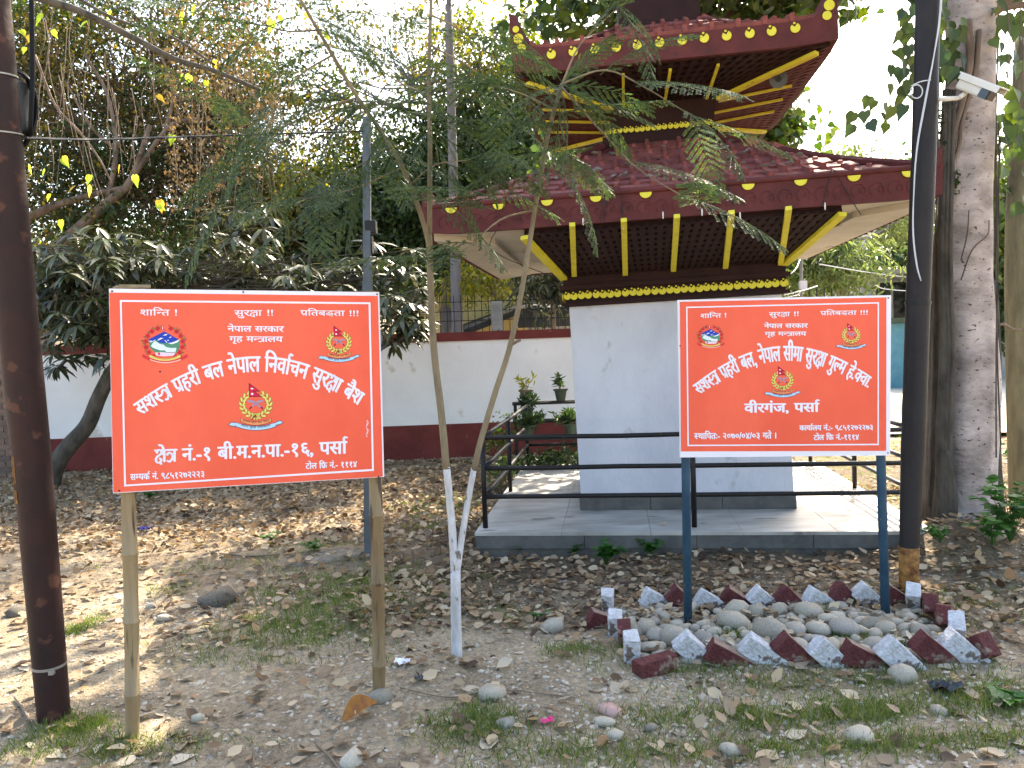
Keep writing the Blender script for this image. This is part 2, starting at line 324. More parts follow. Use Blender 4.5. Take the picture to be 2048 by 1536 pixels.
T_BLADE = (np.array([(0, .035, 0), (0, -.035, 0), (.5, .028, .06), (.5, -.028, .06), (1, 0, -.02)]), np.array([(0, 1, 3), (0, 3, 2), (2, 3, 4)]))
def scatter(T, C, D, Nn, size, asp=None):
    """place template T at C, long axis D, normal hint Nn"""
    D = D/np.linalg.norm(D, axis=1, keepdims=True)
    S = np.cross(Nn, D); S /= np.linalg.norm(S, axis=1, keepdims=True)+1e-9; U = np.cross(D, S)
    T0, TF = T; k = len(T0); size = np.broadcast_to(size, (len(C),)); a = np.ones(len(C)) if asp is None else asp
    P = C[:, None, :] + size[:, None, None]*(T0[None, :, 0, None]*D[:, None, :]+T0[None, :, 1, None]*(S*a[:, None])[:, None, :]+T0[None, :, 2, None]*U[:, None, :])
    Fs = TF[None]+np.arange(len(C))[:, None, None]*k
    return P.reshape(-1, 3), Fs.reshape(-1, TF.shape[1])
def unit(n): v = RNG.normal(size=(n, 3)); return v/np.linalg.norm(v, axis=1, keepdims=True)
def crown_pts(center, rad, nclump, per, spread, shell=.45):
    d = unit(nclump); r = shell+(1-shell)*RNG.random(nclump)**.6
    cc = np.array(center)+d*r[:, None]*np.array(rad)
    sp_ = spread*(.5+RNG.random(nclump))
    P = np.repeat(cc, per, 0)+RNG.normal(size=(nclump*per, 3))*np.repeat(sp_, per)[:, None]*np.array([1, 1, .75])
    return cc, P
# openings cut into the canopy: leaves dropped so sun lands on these ground patches (x, y, rx, ry)
GAPS = [(-2.9, 7.6, 2.6, .95), (-3.1, 4.9, 1.0, .8), (-2.3, 4.0, .45, .5), (-1.6, 4.55, .4, .2), (-.95, 3.0, .42, .22), (-.3, 2.9, .25, .12), (-1.5, 3.3, .2, .3), (-.6, 7.6, .5, 1.0), (2.95, 6.9, .65, 1.7), (5.2, 10.8, 2.6, 2.8), (1.4, 3.5, .55, .5), (1.0, 4.6, .28, .1), (.62, 4.1, .15, .1), (.1, 4.35, .22, .12), (-5.5, 6.5, 1.5, 1.2)]
def thin(P, keep=.13):
    g = P[:, :2]-SUNV.x/SUNV.z*0-np.outer(P[:, 2], [SUNV.x/SUNV.z, SUNV.y/SUNV.z]); m = np.zeros(len(P), bool)
    wob = .18*np.sin(5*g[:, 0]+3*g[:, 1])+.12*np.sin(11*g[:, 1]-7*g[:, 0])
    for (x, y, rx, ry) in GAPS: m |= ((g[:, 0]-x)/rx)**2+((g[:, 1]-y)/ry)**2 < 1+wob*2
    return P[~m | (RNG.random(len(P)) < keep)]
def crown_mesh(name, P, T, size, m, parent, droop=.6, flat=.5, kind=None):
    P = thin(P)
    n = len(P); D = unit(n); D[:, 2] = D[:, 2]*.6-droop
    Nn = unit(n)*(1-flat)+np.array([0, 0, flat]); s = size*(.6+.8*RNG.random(n))
    V, Fs = scatter(T, P, D, Nn, s)
    return link(name, np_mesh(name, V-np.array(wloc(parent)), Fs, m), parent, kind=kind)
def branch_to(mb, a, b, r0, r1, n=5, wob=.08, k=6):
    a, b = Vector(a), Vector(b); L = (b-a).length
    pts = [a.lerp(b, i/n)+Vector([random.uniform(-1, 1)*wob*L*(0 < i < n)*.5 for _ in range(3)])+Vector((0, 0, .08*L*math.sin(math.pi*i/n))) for i in range(n+1)]
    mb.tube(pts, radii(r0, r1, n+1), k, False); return pts
def tree(name, label, base, trunk_top, r0, crowns, barkm, group=None, lean_pts=None, twig=.012):
    """crowns: list of (center, radii, nclump, per_clump, spread, leaf template, size, material)"""
    t = thing(name, label, 'tree', base, group)
    mb = MB(); pts = sm([Vector(base)-Vector((0, 0, .2))]+[Vector(p) for p in (lean_pts or [])]+[Vector(trunk_top)])
    mb.tube(pts, radii(r0, r0*.55, len(pts)), 12)
    mb.build('trunk', barkm, t, smooth=True)
    bb = MB(); allc = []
    for (c, r, nc, per, spd, T, size, m) in crowns:
        cc, P = crown_pts(c, r, nc, per, spd)
        crown_mesh('crown', P, T, size, m, t); allc.append((c, cc))
    for c, cc in allc:
        s = pts[-1] if Vector(c).z > pts[-1].z else pts[int(len(pts)*.7)]
        main = branch_to(bb, s, Vector(c), r0*.4, r0*.2, 6, .12)
        for q in cc[::2]:
            j = random.choice(main[2:]); branch_to(bb, j, q, r0*.13, twig*.5, 4, .16, 4)
    bb.build('branches', barkm, t, kind='stuff')
    return t
# ------------------------------------------------------------------ boundary wall
def wy(x): return 11.3+.03*(x+3)
w = thing('boundary_wall', 'long white wall with dark red base and red top band behind the signs', 'wall', (-4, 11.3, 0))
def wallbox(x0, x1, z0, z1, proud, m, name):
    mb = MB(); n = 1
    y0, y1 = wy(x0)-proud, wy(x1)-proud
    mb.hexa([(x0, y0, z0), (x1, y1, z0), (x1, y1+.24+2*proud, z0), (x0, y0+.24+2*proud, z0), (x0, y0, z1), (x1, y1, z1), (x1, y1+.24+2*proud, z1), (x0, y0+.24+2*proud, z1)])
    return mb.build(name, m, w)
wallbox(-7.05, 2.6, -.3, .50, .012, m_red_band, 'plinth')
wallbox(-7.05, 2.6, .50, 1.72, 0, m_white_wall, 'wall_face')
wallbox(-7.05, 2.6, 1.72, 1.85, .02, m_red_band, 'top_band')
w2 = thing('boundary_wall', 'left stretch of white wall beyond the bare brick pillar', 'wall', (-9, 11.2, 0))
mb = MB(); mb.box((-10.4, 11.2, .65), (6, .24, 1.9)); mb.build('wall_face', m_white_wall, w2)
pl = thing('brick_pillar', 'bare brick pillar in the wall behind the left iron pole', 'pillar', (-7.22, 11.05, 0))
mb = MB(); mb.box((-7.22, 11.1, .8), (.3, .3, 2.2)); mb.build('mortar_core', m_mortar, pl)
me = None
for r in range(22):
    for k in range(2):
        off = 0 if r % 2 else .08
        mb = MB(); wd = (.20, .13)[k] if r % 2 else (.13, .20)[k]
        if me is None:
            b0 = MB(); b0.box((0, 0, 0), (1, 1, 1)); me = raw_mesh('brick', b0.V, b0.F, m_brickwall)
        x = (-7.385+wd/2) if k == 0 else (-7.055-wd/2)
        o = link('brick', me, pl, Vector((x, 10.955-.004*random.random(), .02+r*.083))-wloc(pl)); o.scale = (wd-.012, .05, .068)
# wire fence on top of the wall
fn = thing('wire_fence', 'thin iron rod fence with two cross rods standing on the wall top', 'fence', (-4, 11.4, 1.85))
mb = MB()
for z in (2.02, 2.16, 2.30): mb.tube([(-7, 11.32, z), (-2, 11.5, z+.004), (2.6, 11.6, z)], .006, 5)
mb.build('cross_rod', m_black, fn)
b0 = MB(); b0.tube([(0, 0, 0), (0, 0, .55)], .006, 5); b0.F = b0.F; me = raw_mesh('upright_rod', b0.V, b0.F, m_black)
for i in range(92):
    x = -6.9+i*.103
    link('upright_rod', me, fn, Vector((x, wy(x)+.12, 1.85))-wloc(fn))
for i, (x, lab) in enumerate([(-5.6, 'weathered concrete post on the wall top behind the mango leaves'), (-2.9, 'weathered concrete post on the wall top behind the grey steel pole'), (-.19, 'stained concrete post on the wall top between the two sapling stems'), (2.35, 'concrete post on the wall top behind the shrine')]):
    mb = MB(); mb.box((x, wy(x)+.12, 2.07), (.17, .14, .44), jit=.004); o = mb.build('concrete_post', m_conc, loc=(x, wy(x)+.12, 1.85), bevel=.008); tag(o, lab, 'post', 'concrete posts on the wall top')

# far fence on the right, dark bars behind the shrine
fr = thing('railing_fence', 'dark far railing of upright bars beyond the right side of the shrine', 'fence', (6.2, 13.6, 0))
mb = MB()
mb.tube([(2.9, 13.6, 1.15), (5.8, 13.74, 1.15)], .02, 6); mb.tube([(2.9, 13.6, 2.2), (5.8, 13.74, 2.2)], .02, 6); mb.tube([(2.9, 13.6, .25), (5.8, 13.74, .25)], .02, 6)
mb.build('cross_bar', m_black, fr)
b0 = MB(); b0.tube([(0, 0, 0), (0, 0, 2.45)], .013, 5); me = raw_mesh('upright_bar', b0.V, b0.F, m_black)
for i in range(22):
    x = 2.9+i*.135
    link('upright_bar', me, fr, Vector((x, 13.6+.05*(x-2.9), 0))-wloc(fr))

# ------------------------------------------------------------------ houses behind
h = thing('yellow_house', 'yellow gable-ended house with rusty roof edge behind the wall', 'house', (-.9, 16, 0))
A = atY(800, 633, 16); B = atY(985, 530, 16); C_ = atY(1120, 610, 16); 
mb = MB(); Bk = Vector((0, 6, 0))
P = [Vector((A.x, 16, -.2)), Vector((C_.x+.6, 16, -.2)), Vector((C_.x+.6, 16, C_.z-.35)), B, A]
mb.poly(P); mb.poly([p+Bk for p in P][::-1])
for i in range(5): mb.poly([P[i], P[i]+Bk, P[(i+1) % 5]+Bk, P[(i+1) % 5]])
mb.build('wall', m_yelhouse, h)
for s_, e_ in ((A, B), (B, P[2])):
    mb = MB(); d = (e_-s_).normalized()*.25; n = Vector((0, 0, 1)); up = .09
    a, b = s_-(d if s_ is A else d*0), e_+(d if s_ is B else d*0); fo = Vector((0, -.35, 0)); bo = Vector((0, 6.3, 0))
    mb.hexa([a+fo, b+fo, b+bo, a+bo, a+fo+n*up, b+fo+n*up, b+bo+n*up, a+bo+n*up]); mb.build('roof', m_tin, h)
s = thing('shed', 'low dark roofed shed with pale slatted wall just over the wall', 'shed', (.9, 13.2, 0))
mb = MB()
a = atY(905, 668, 13); b = atY(1035, 618, 13); c = atY(1160, 640, 13); d0 = Vector((0, 3, .25)); u = Vector((0, 0, -.10))
mb.hexa([a+u, b+u, b+d0+u, a+d0+u, a, b, b+d0, a+d0]); 
b2 = atY(1180, 612, 13)
mb.hexa([b+u*3.2, b2+u*3.2, b2+d0+u*3.2, b+d0+u*3.2, b+Vector((0, .002, .002)), b2, b2+d0, b+d0]); mb.build('roof', m_dkroof, s)
for i in range(14):
    mb = MB(); x = .35+i*.115; mb.box((x, 13.1+(i % 2)*.012, 1.0), (.105, .02, 2.05)); mb.build('plank', m_conc, s)
mb = MB(); mb.box((-.6, 13.6, 1.2), (1.6, .8, 1.2)); mb.build('back_wall', m_yelhouse, s)
g = thing('grey_house', 'flat roofed grey house with dark window far right beyond the road', 'house', (12.8, 25, 0))
mb = MB(); mb.box((14.6, 27, 1.2), (6.6, 4, 4.55)); mb.build('wall', m_greyhouse, g)
mb = MB(); mb.box((14.5, 26.7, 3.56), (7.2, 5, .15)); mb.build('roof', m_conc, g)
def window(parent, x, y, z, wd, ht):
    mb = MB(); 
    for (cx, cz, dx, dz) in ((0, ht/2, wd+.1, .07), (0, -ht/2, wd+.1, .07), (-wd/2, 0, .07, ht), (wd/2, 0, .07, ht), (0, 0, .05, ht)): mb.box((x+cx, y-.03, z+cz), (dx, .08, dz))
    f = mb.build('window', m_conc, parent); mb = MB(); mb.box((x, y, z), (wd, .03, ht)); mb.build('pane', m_glass, f)
window(g, 12.35, 24.97, 2.55, 1.15, 1.5); window(g, 15.2, 24.97, 2.55, 1.15, 1.5)
mb = MB(); mb.box((12.9, 24.7, 1.42), (3.4, .7, .12)); mb.build('ledge', m_conc, g)
q = thing('blue_gate_house', 'blue painted booth with green top beside the pale road', 'booth', (11.0, 21.8, 0))
mb = MB(); mb.box((11.2, 22.3, .95), (1.9, .9, 1.9)); mb.build('wall', m_blue, q)
mb = MB(); mb.box((11.2, 22.2, 1.98), (2.1, 1.2, .14)); mb.build('roof', m_pot_g, q)
mb = MB(); mb.box((11.62, 21.82, .75), (.5, .05, 1.45)); mb.build('door', m_red_band, q)

# ------------------------------------------------------------------ shrine
TH = math.radians(7.5); CT, ST = math.cos(TH), math.sin(TH); CX, CY, LEAN = 1.555, 7.337, .036; PZ = .18
def S(u, v, z, lean=LEAN):
    # the masonry is a little out of true: it leans left, the roofs sit slightly off centre and rise to the right
    ss = lambda a, b: (lambda t: t*t*(3-2*t))(min(1, max(0, (z-a)/(b-a))))
    sh_ = -.045*ss(2.2, 2.5)*(1-ss(2.75, 3.3))+.07*ss(3.5, 3.8) if lean else 0
    zz = z+.020*u*ss(1.5, 2.0) if lean else z
    u = u-lean*(z-PZ)+sh_; return Vector((CX+u*CT+v*ST, CY-u*ST+v*CT, zz))
def RS(k, u, v, z, lean=LEAN):     # k quarter turns about the axis
    for _ in range(k): u, v = -v, u
    return S(u, v, z, lean)
pf = thing('platform', 'low marble topped platform with grey slab edge under the shrine', 'platform', S(0, 0, 0))
HP = 1.68
for i in range(5):          # marble slabs
    for j in range(4):
        u0, u1 = -HP+i*2*HP/5, -HP+(i+1)*2*HP/5; v0, v1 = -HP+j*2*HP/4, -HP+(j+1)*2*HP/4; gp = .0015
        mb = MB(); z0, z1 = PZ-.025, PZ+random.uniform(-.0006, .0006)
        mb.hexa([S(u0+gp, v0+gp, z0, 0), S(u1-gp, v0+gp, z0, 0), S(u1-gp, v1-gp, z0, 0), S(u0+gp, v1-gp, z0, 0), S(u0+gp, v0+gp, z1, 0), S(u1-gp, v0+gp, z1, 0), S(u1-gp, v1-gp, z1, 0), S(u0+gp, v1-gp, z1, 0)])
        mb.build('marble_slab', m_marble, pf)
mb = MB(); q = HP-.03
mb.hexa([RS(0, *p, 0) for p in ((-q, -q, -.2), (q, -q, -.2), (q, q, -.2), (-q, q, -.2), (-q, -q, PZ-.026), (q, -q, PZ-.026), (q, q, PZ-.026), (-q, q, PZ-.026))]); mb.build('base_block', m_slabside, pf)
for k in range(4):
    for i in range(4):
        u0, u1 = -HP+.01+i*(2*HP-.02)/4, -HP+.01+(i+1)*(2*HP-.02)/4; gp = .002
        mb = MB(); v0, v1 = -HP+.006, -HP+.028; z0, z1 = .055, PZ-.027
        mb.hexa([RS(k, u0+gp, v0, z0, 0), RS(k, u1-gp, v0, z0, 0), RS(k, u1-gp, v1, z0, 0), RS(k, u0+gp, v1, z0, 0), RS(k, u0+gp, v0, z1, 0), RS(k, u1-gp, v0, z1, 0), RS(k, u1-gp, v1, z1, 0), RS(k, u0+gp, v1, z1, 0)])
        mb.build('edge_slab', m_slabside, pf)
sh = thing('shrine', 'two-tiered shrine with white body, maroon tiled roofs and yellow painted ornaments', 'shrine', S(0, 0, PZ))
def prism(h0, z0, h1, z1, mb):
    mb.hexa([S(*p) for p in ((-h0, -h0, z0), (h0, -h0, z0), (h0, h0, z0), (-h0, h0, z0), (-h1, -h1, z1), (h1, -h1, z1), (h1, h1, z1), (-h1, h1, z1))])
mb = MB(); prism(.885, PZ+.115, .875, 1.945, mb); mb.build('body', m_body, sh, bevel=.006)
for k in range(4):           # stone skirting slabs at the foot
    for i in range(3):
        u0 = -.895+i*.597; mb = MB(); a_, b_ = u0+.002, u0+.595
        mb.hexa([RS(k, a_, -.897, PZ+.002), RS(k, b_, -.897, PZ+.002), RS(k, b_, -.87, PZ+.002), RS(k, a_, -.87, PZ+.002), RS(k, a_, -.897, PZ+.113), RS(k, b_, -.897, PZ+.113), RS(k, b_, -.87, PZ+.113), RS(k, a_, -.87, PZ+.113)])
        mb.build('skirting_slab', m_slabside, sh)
mb = MB(); prism(.90, 1.947, .915, 2.22, mb); prism(.93, 1.95, .93, 1.975, mb); prism(.94, 2.085, .94, 2.12, mb); mb.build('frieze', m_brown, sh)
mb = MB(); prism(.52, 2.22, .52, 3.3, mb); mb.build('core', m_brown, sh)
mb = MB(); prism(.50, 3.22, .50, 3.44, mb); prism(.455, 3.44, .455, 3.76, mb); mb.build('upper_neck', m_brown, sh)
mb = MB(); prism(.36, 4.3, .35, 4.95, mb); prism(.375, 4.40, .375, 4.43, mb); mb.build('top_neck', m_brown, sh)
# yellow comma ornaments: a disc with a notch and a curled eye
def comma_mesh(r, name='comma_ornament', notch=True):
    V = [(0, 0, 0)]; 
    a0 = math.radians(140); n = 18
    for i in range(n+1):
        a = a0+math.radians(292)*i/n; V.append((math.cos(a)*r, 0, math.sin(a)*r))
    top = []; F_ = []
    if notch: V[0] = (-.12*r, 0, .22*r)
    m_ = len(V); V2 = [(x, -.008, z) for x, y, z in V]
    allV = V+V2
    for i in range(1, m_-1): F_.append((m_, m_+i, m_+i+1)); F_.append((i, i+m_, i+1+m_, i+1))
    F_.append((0, m_, m_+1, 1)); F_.append((m_-1, 2*m_-1, m_, 0))
    b = len(allV)  # the small raised curl
    for i in range(8):
        a = 2*math.pi*i/8; allV.append((-.30*r+math.cos(a)*.28*r, -.012, .95*r+math.sin(a)*.24*r))
    F_.append(tuple(b+i for i in range(8)))
    return raw_mesh(name, allV, F_, m_yellow)
def half_mesh(r):
    V = [(-r, 0, 0)]; n = 12
    P_ = [(math.cos(math.pi+math.pi*i/n)*r, math.sin(math.pi+math.pi*i/n)*r*.95) for i in range(n+1)]
    V = [(x, -.010, z) for x, z in P_]+[(x, 0, z) for x, z in P_]; m_ = n+1
    F_ = [tuple(range(m_))]+[(i, i+m_, i+1+m_, i+1) for i in range(n)]+[(0, n, n+m_, m_)]
    return raw_mesh('half_moon_ornament', V, F_, m_yellow)
def place_orn(me, k, u, v, z, name, jit=1):
    p = RS(k, u+random.uniform(-.004, .004)*jit, v, z+random.uniform(-.003, .003)*jit); o = link(name, me, sh, p-wloc(sh)); o.rotation_euler = (0, random.uniform(-.12, .12)*jit, -TH+k*math.pi/2)
    return o
c1 = comma_mesh(.031); c2 = comma_mesh(.024); c3 = comma_mesh(.036)
for k in (0, 1, 3):
    for i in range(30): place_orn(c1, k, -.885+.061*i, -.918, 2.032, 'comma_ornament')
    for i in range(19): place_orn(c2, k, -.435+.0483*i, -.462, 3.495, 'comma_ornament')
# lower roof
A1, ZB1, ZT1, NH1, ZN1 = 1.815, 2.49, 2.69, .50, 3.34
def fascia(a, zb, zt, up, horn, hw, name, k, thick=.05):
    """one side of the eaves board, with corners that sweep up into a horn"""
    mb = MB(); n = 40; pr = []
    for i in range(n+1):
        t = -1+2*i/n; q = max(0, (abs(t)-hw)/(1-hw)); pr.append((t, zt+up*q**1.5+horn*max(0, (q-.45)/.55)**2.2, zb+up*.55*q**1.6))
    for i in range(n):
        (t0, a0, b0), (t1, a1, b1) = pr[i], pr[i+1]
        ai, ao = a-thick, a
        mb.hexa([RS(k, t0*ao, -ao, b0), RS(k, t1*ao, -ao, b1), RS(k, t1*ai, -ai, b1), RS(k, t0*ai, -ai, b0), RS(k, t0*ao*1.004, -ao*1.004, a0), RS(k, t1*ao*1.004, -ao*1.004, a1), RS(k, t1*ai, -ai, a1), RS(k, t0*ai, -ai, a0)])
    return mb.build(name, m_maroon, sh)
hm = half_mesh(.043)
for k in range(4):
    fascia(A1, ZB1, ZT1, .035, .10, .86, 'fascia', k)
    if k != 2:
        for i in range(10): place_orn(hm, k, -1.60+i*.355, -A1*1.004-.004, ZT1-.012, 'half_moon_ornament', .2)
    mb = MB()          # carved scroll relief along the board
    for i in range(28):
        u = -1.66+i*.122; 
        for (du, r) in ((0, .048), (.03, .022)):
            pts = [RS(k, u+du+math.cos(a)*r, -A1*1.001-.003, 2.575+math.sin(a)*r) for a in [math.radians(x) for x in range(-40, 260, 30)]]
            mb.tube(pts, .005, 4, False)
    mb.build('scroll_relief', m_maroon, sh, kind='stuff')
    mb = MB()          # eaves lip under the tiles
    mb.tube([RS(k, -A1+.02, -A1-.004, ZT1+.012), RS(k, 0, -A1-.012, ZT1+.006), RS(k, A1-.02, -A1-.004, ZT1+.012)], .02, 8)
    mb.build('eaves_lip', m_maroon, sh)
def roof_slope(a, z0, nh, z1, k, name='roof_slope'):
    mb = MB(); n = 8
    for i in range(n):
        t0, t1 = i/n, (i+1)/n; f = lambda t: (lerp(a-.02, nh, t), lerp(z0, z1, t)-.05*math.sin(math.pi*t))
        (a0, za), (a1, zb) = f(t0), f(t1)
        mb.poly([RS(k, -a0, -a0, za), RS(k, a0, -a0, za), RS(k, a1, -a1, zb), RS(k, -a1, -a1, zb)])
    return mb.build(name, m_maroon, sh)
rf = [roof_slope(A1, ZT1-.01, NH1, ZN1, k) for k in range(4)]
def tile_mesh(wd, ln):
    mb = MB(); t = .026
    mb.hexa([Vector(p) for p in ((-wd/2, 0, 0), (wd/2, 0, 0), (wd/2, ln, 0), (-wd/2, ln, 0), (-wd/2, 0, t+.006), (wd/2, 0, t+.006), (wd/2, ln, t), (-wd/2, ln, t))])
    mb.hexa([Vector(p) for p in ((-wd/2-.004, -.012, .004), (-wd/2+.034, -.012, .004), (-wd/2+.034, ln*.96, t-.002), (-wd/2-.004, ln*.96, t-.002), (-wd/2, -.012, t+.040), (-wd/2+.03, -.012, t+.040), (-wd/2+.03, ln*.96, t+.030), (-wd/2, ln*.96, t+.030))])
    mb.hexa([Vector(p) for p in ((.015, ln*.5, t), (.055, ln*.5, t), (.055, ln*.66, t), (.015, ln*.66, t), (.02, ln*.52, t+.024), (.05, ln*.52, t+.024), (.05, ln*.64, t+.024), (.02, ln*.64, t+.024))])
    me = raw_mesh('roof_tile', mb.V, mb.F, m_tile); return me, mb
def tiles(a, z0, nh, z1, k, wd, ln, single, roofobj):
    run, rise = a-.02-nh, z1-z0; Ls = math.hypot(run, rise); rows = int(Ls/ln); me, proto = tile_mesh(wd*.985, ln*1.12)
    allb = MB()
    for r in range(rows):
        t = r/rows; aa = lerp(a-.02, nh, t); zz = lerp(z0, z1, t)-.05*math.sin(math.pi*t)
        t2 = (r+1)/rows; a2 = lerp(a-.02, nh, t2); z2 = lerp(z0, z1, t2)-.05*math.sin(math.pi*t2)
        n = int(2*(aa+a2)/2/wd); off = (r % 2)*wd*.5
        for i in range(-n//2-1, n//2+2):
            u = i*wd+off
            if abs(u)+wd*.40 > (aa+a2)/2+.02: continue
            p0, p1 = RS(k, u, -aa, zz), RS(k, u, -a2, z2); yv = (p1-p0).normalized(); xv = (RS(k, u+.1, -aa, zz)-p0).normalized(); zv = xv.cross(yv)
            rot = Matrix((xv, yv, zv)).transposed() @ Matrix.Rotation(random.uniform(-.03, .03), 3, 'Z') @ Matrix.Rotation(-.045+random.uniform(-.012, .012), 3, 'X')
            if single:
                o = link('roof_tile', me, roofobj, p0+zv*.006-wloc(roofobj)); o.rotation_euler = rot.to_euler()
            else: allb.add([p0+zv*.006+rot @ Vector(v) for v in proto.V], proto.F)
    if not single: allb.build('roof_tile', m_tile, roofobj, kind='stuff')
for k in range(4): tiles(A1, ZT1+.0, NH1, ZN1, k, .27, .20, k == 0, rf[k])
for k in range(4):       # hip ridges
    mb = MB(); pts = []
    for i in range(9):
        t = i/8; aa = lerp(A1-.03, NH1, t); pts.append(RS(k, aa, -aa, lerp(ZT1, ZN1, t)-.05*math.sin(math.pi*t)+.02))
    mb.tube(pts, .032, 6); mb.build('hip_ridge', m_maroon, sh)
# soffit: flat cream sides, sloping lattice on the front
def soffit_ring(ai, ao, z, m, name, sides):
    for k in sides:
        mb = MB(); mb.hexa([RS(k, -ao, -ao, z), RS(k, ao, -ao, z), RS(k, ai, -ai, z), RS(k, -ai, -ai, z), RS(k, -ao, -ao, z+.03), RS(k, ao, -ao, z+.03), RS(k, ai, -ai, z+.03), RS(k, -ai, -ai, z+.03)])
        mb.build(name, m, sh)
soffit_ring(.5, A1-.052, ZB1+.01, m_cream, 'soffit', (0, 1, 2, 3))
mb = MB(); prism(.90, 2.222, .90, 2.48, mb); mb.build('soffit_wall', m_brown, sh)
for k in (1, 3):           # step in the side soffits
    mb = MB(); a0, a1 = 1.36, A1-.053; z0, z1 = ZB1-.035, ZB1+.009
    mb.hexa([RS(k, -a1, -a1, z0), RS(k, a1, -a1, z0), RS(k, a0, -a0, z0), RS(k, -a0, -a0, z0), RS(k, -a1, -a1, z1), RS(k, a1, -a1, z1), RS(k, a0, -a0, z1), RS(k, -a0, -a0, z1)])
    mb.build('soffit_step', m_cream, sh)
    mb = MB()                # toothed lower edge of the side boards
    for i in range(24):
        u = -1.70+i*.147; mb.hexa([RS(k, u, -A1+.04, ZB1-.03), RS(k, u+.04, -A1+.04, ZB1-.03), RS(k, u+.04, -A1, ZB1-.03), RS(k, u, -A1, ZB1-.03), RS(k, u, -A1+.04, ZB1-.001), RS(k, u+.04, -A1+.04, ZB1-.001), RS(k, u+.04, -A1, ZB1-.001), RS(k, u, -A1, ZB1-.001)])
    mb.build('tooth_trim', m_maroon, sh, kind='stuff')
def lattice(P00, P10, P11, P01, nu, nv, m, name, fill=.45, depth=.03, back=True):
    """bars crossing over a quad given inner-left, inner-right, outer-right, outer-left"""
    f = lambda s_, t_: (P00.lerp(P10, s_)).lerp(P01.lerp(P11, s_), t_)
    n = (P10-P00).cross(P01-P00).normalized(); 
    if n.z > 0: n = -n
    mb = MB(); w_ = fill/nu/2; w2 = fill/nv/2
    for i in range(nu+1):
        s_ = i/nu; s0, s1 = max(0, s_-w_), min(1, s_+w_)
        q = [f(s0, 0), f(s1, 0), f(s1, 1), f(s0, 1)]; mb.hexa([p+n*depth for p in q]+[p for p in q])
    for j in range(nv+1):
        t_ = j/nv; t0, t1 = max(0, t_-w2), min(1, t_+w2)
        q = [f(0, t0), f(1, t0), f(1, t1), f(0, t1)]; mb.hexa([p+n*(depth-.004) for p in q]+[p+n*.001 for p in q])
    o = mb.build(name, m, sh)
    if back:
        mb = MB(); q = [f(0, 0), f(1, 0), f(1, 1), f(0, 1)]; mb.hexa([p-n*.002 for p in q]+[p-n*.02 for p in q]); mb.build('lattice_back', m_brown, sh)
    return n
EL, ER = -1.08, 1.17
P00, P10, P11, P01 = S(-.9, -.915, 2.225), S(.9, -.915, 2.225), S(ER, -A1+.06, 2.475), S(EL, -A1+.06, 2.475)
nrm = lattice(P00, P10, P11, P01, 34, 9, m_brown, 'lattice', .62)
for (a_, b_) in ((P00, P01), (P10, P11)):     # closing cheeks
    mb = MB(); c_ = Vector((a_.x, a_.y, 2.482)); b2 = Vector((b_.x, b_.y, 2.482)); mb.poly([a_, b_, b2, c_]); mb.build('cheek', m_brown, sh)
def strut(p, q, wd, th, n, name='strut'):
    mb = MB(); d = (q-p).normalized(); s_ = d.cross(n).normalized()*wd/2; o_ = n*th
    mb.hexa([p-s_+n*.031, p+s_+n*.031, q+s_+n*.031, q-s_+n*.031, p-s_+o_+n*.031, p+s_+o_+n*.031, q+s_+o_+n*.031, q-s_+o_+n*.031]); return mb.build(name, m_yellow, sh)
for (s0, s1) in ((.02, .175), (.235, .325), (.465, .49), (.70, .655), (.955, .815)):
    pass
fq = lambda s_, t_: (P00.lerp(P10, s_)).lerp(P01.lerp(P11, s_), t_)
for (pb, pt) in (((1148, 540), (1144, 437)), ((1250, 538), (1247, 428)), ((1346, 530), (1353, 420)), ((1450, 524), (1462, 412)), ((1560, 517), (1576, 404))):
    def solve(px):      # follow the photo point onto the lattice plane
        d = ray(*px); t_ = (P00-EYE).dot(nrm)/d.dot(nrm); return EYE+d*t_
    strut(solve(pb), solve(pt), .042, .03, nrm)
strut(P00, P01, .06, .03, nrm); strut(P10, P11, .06, .03, nrm)
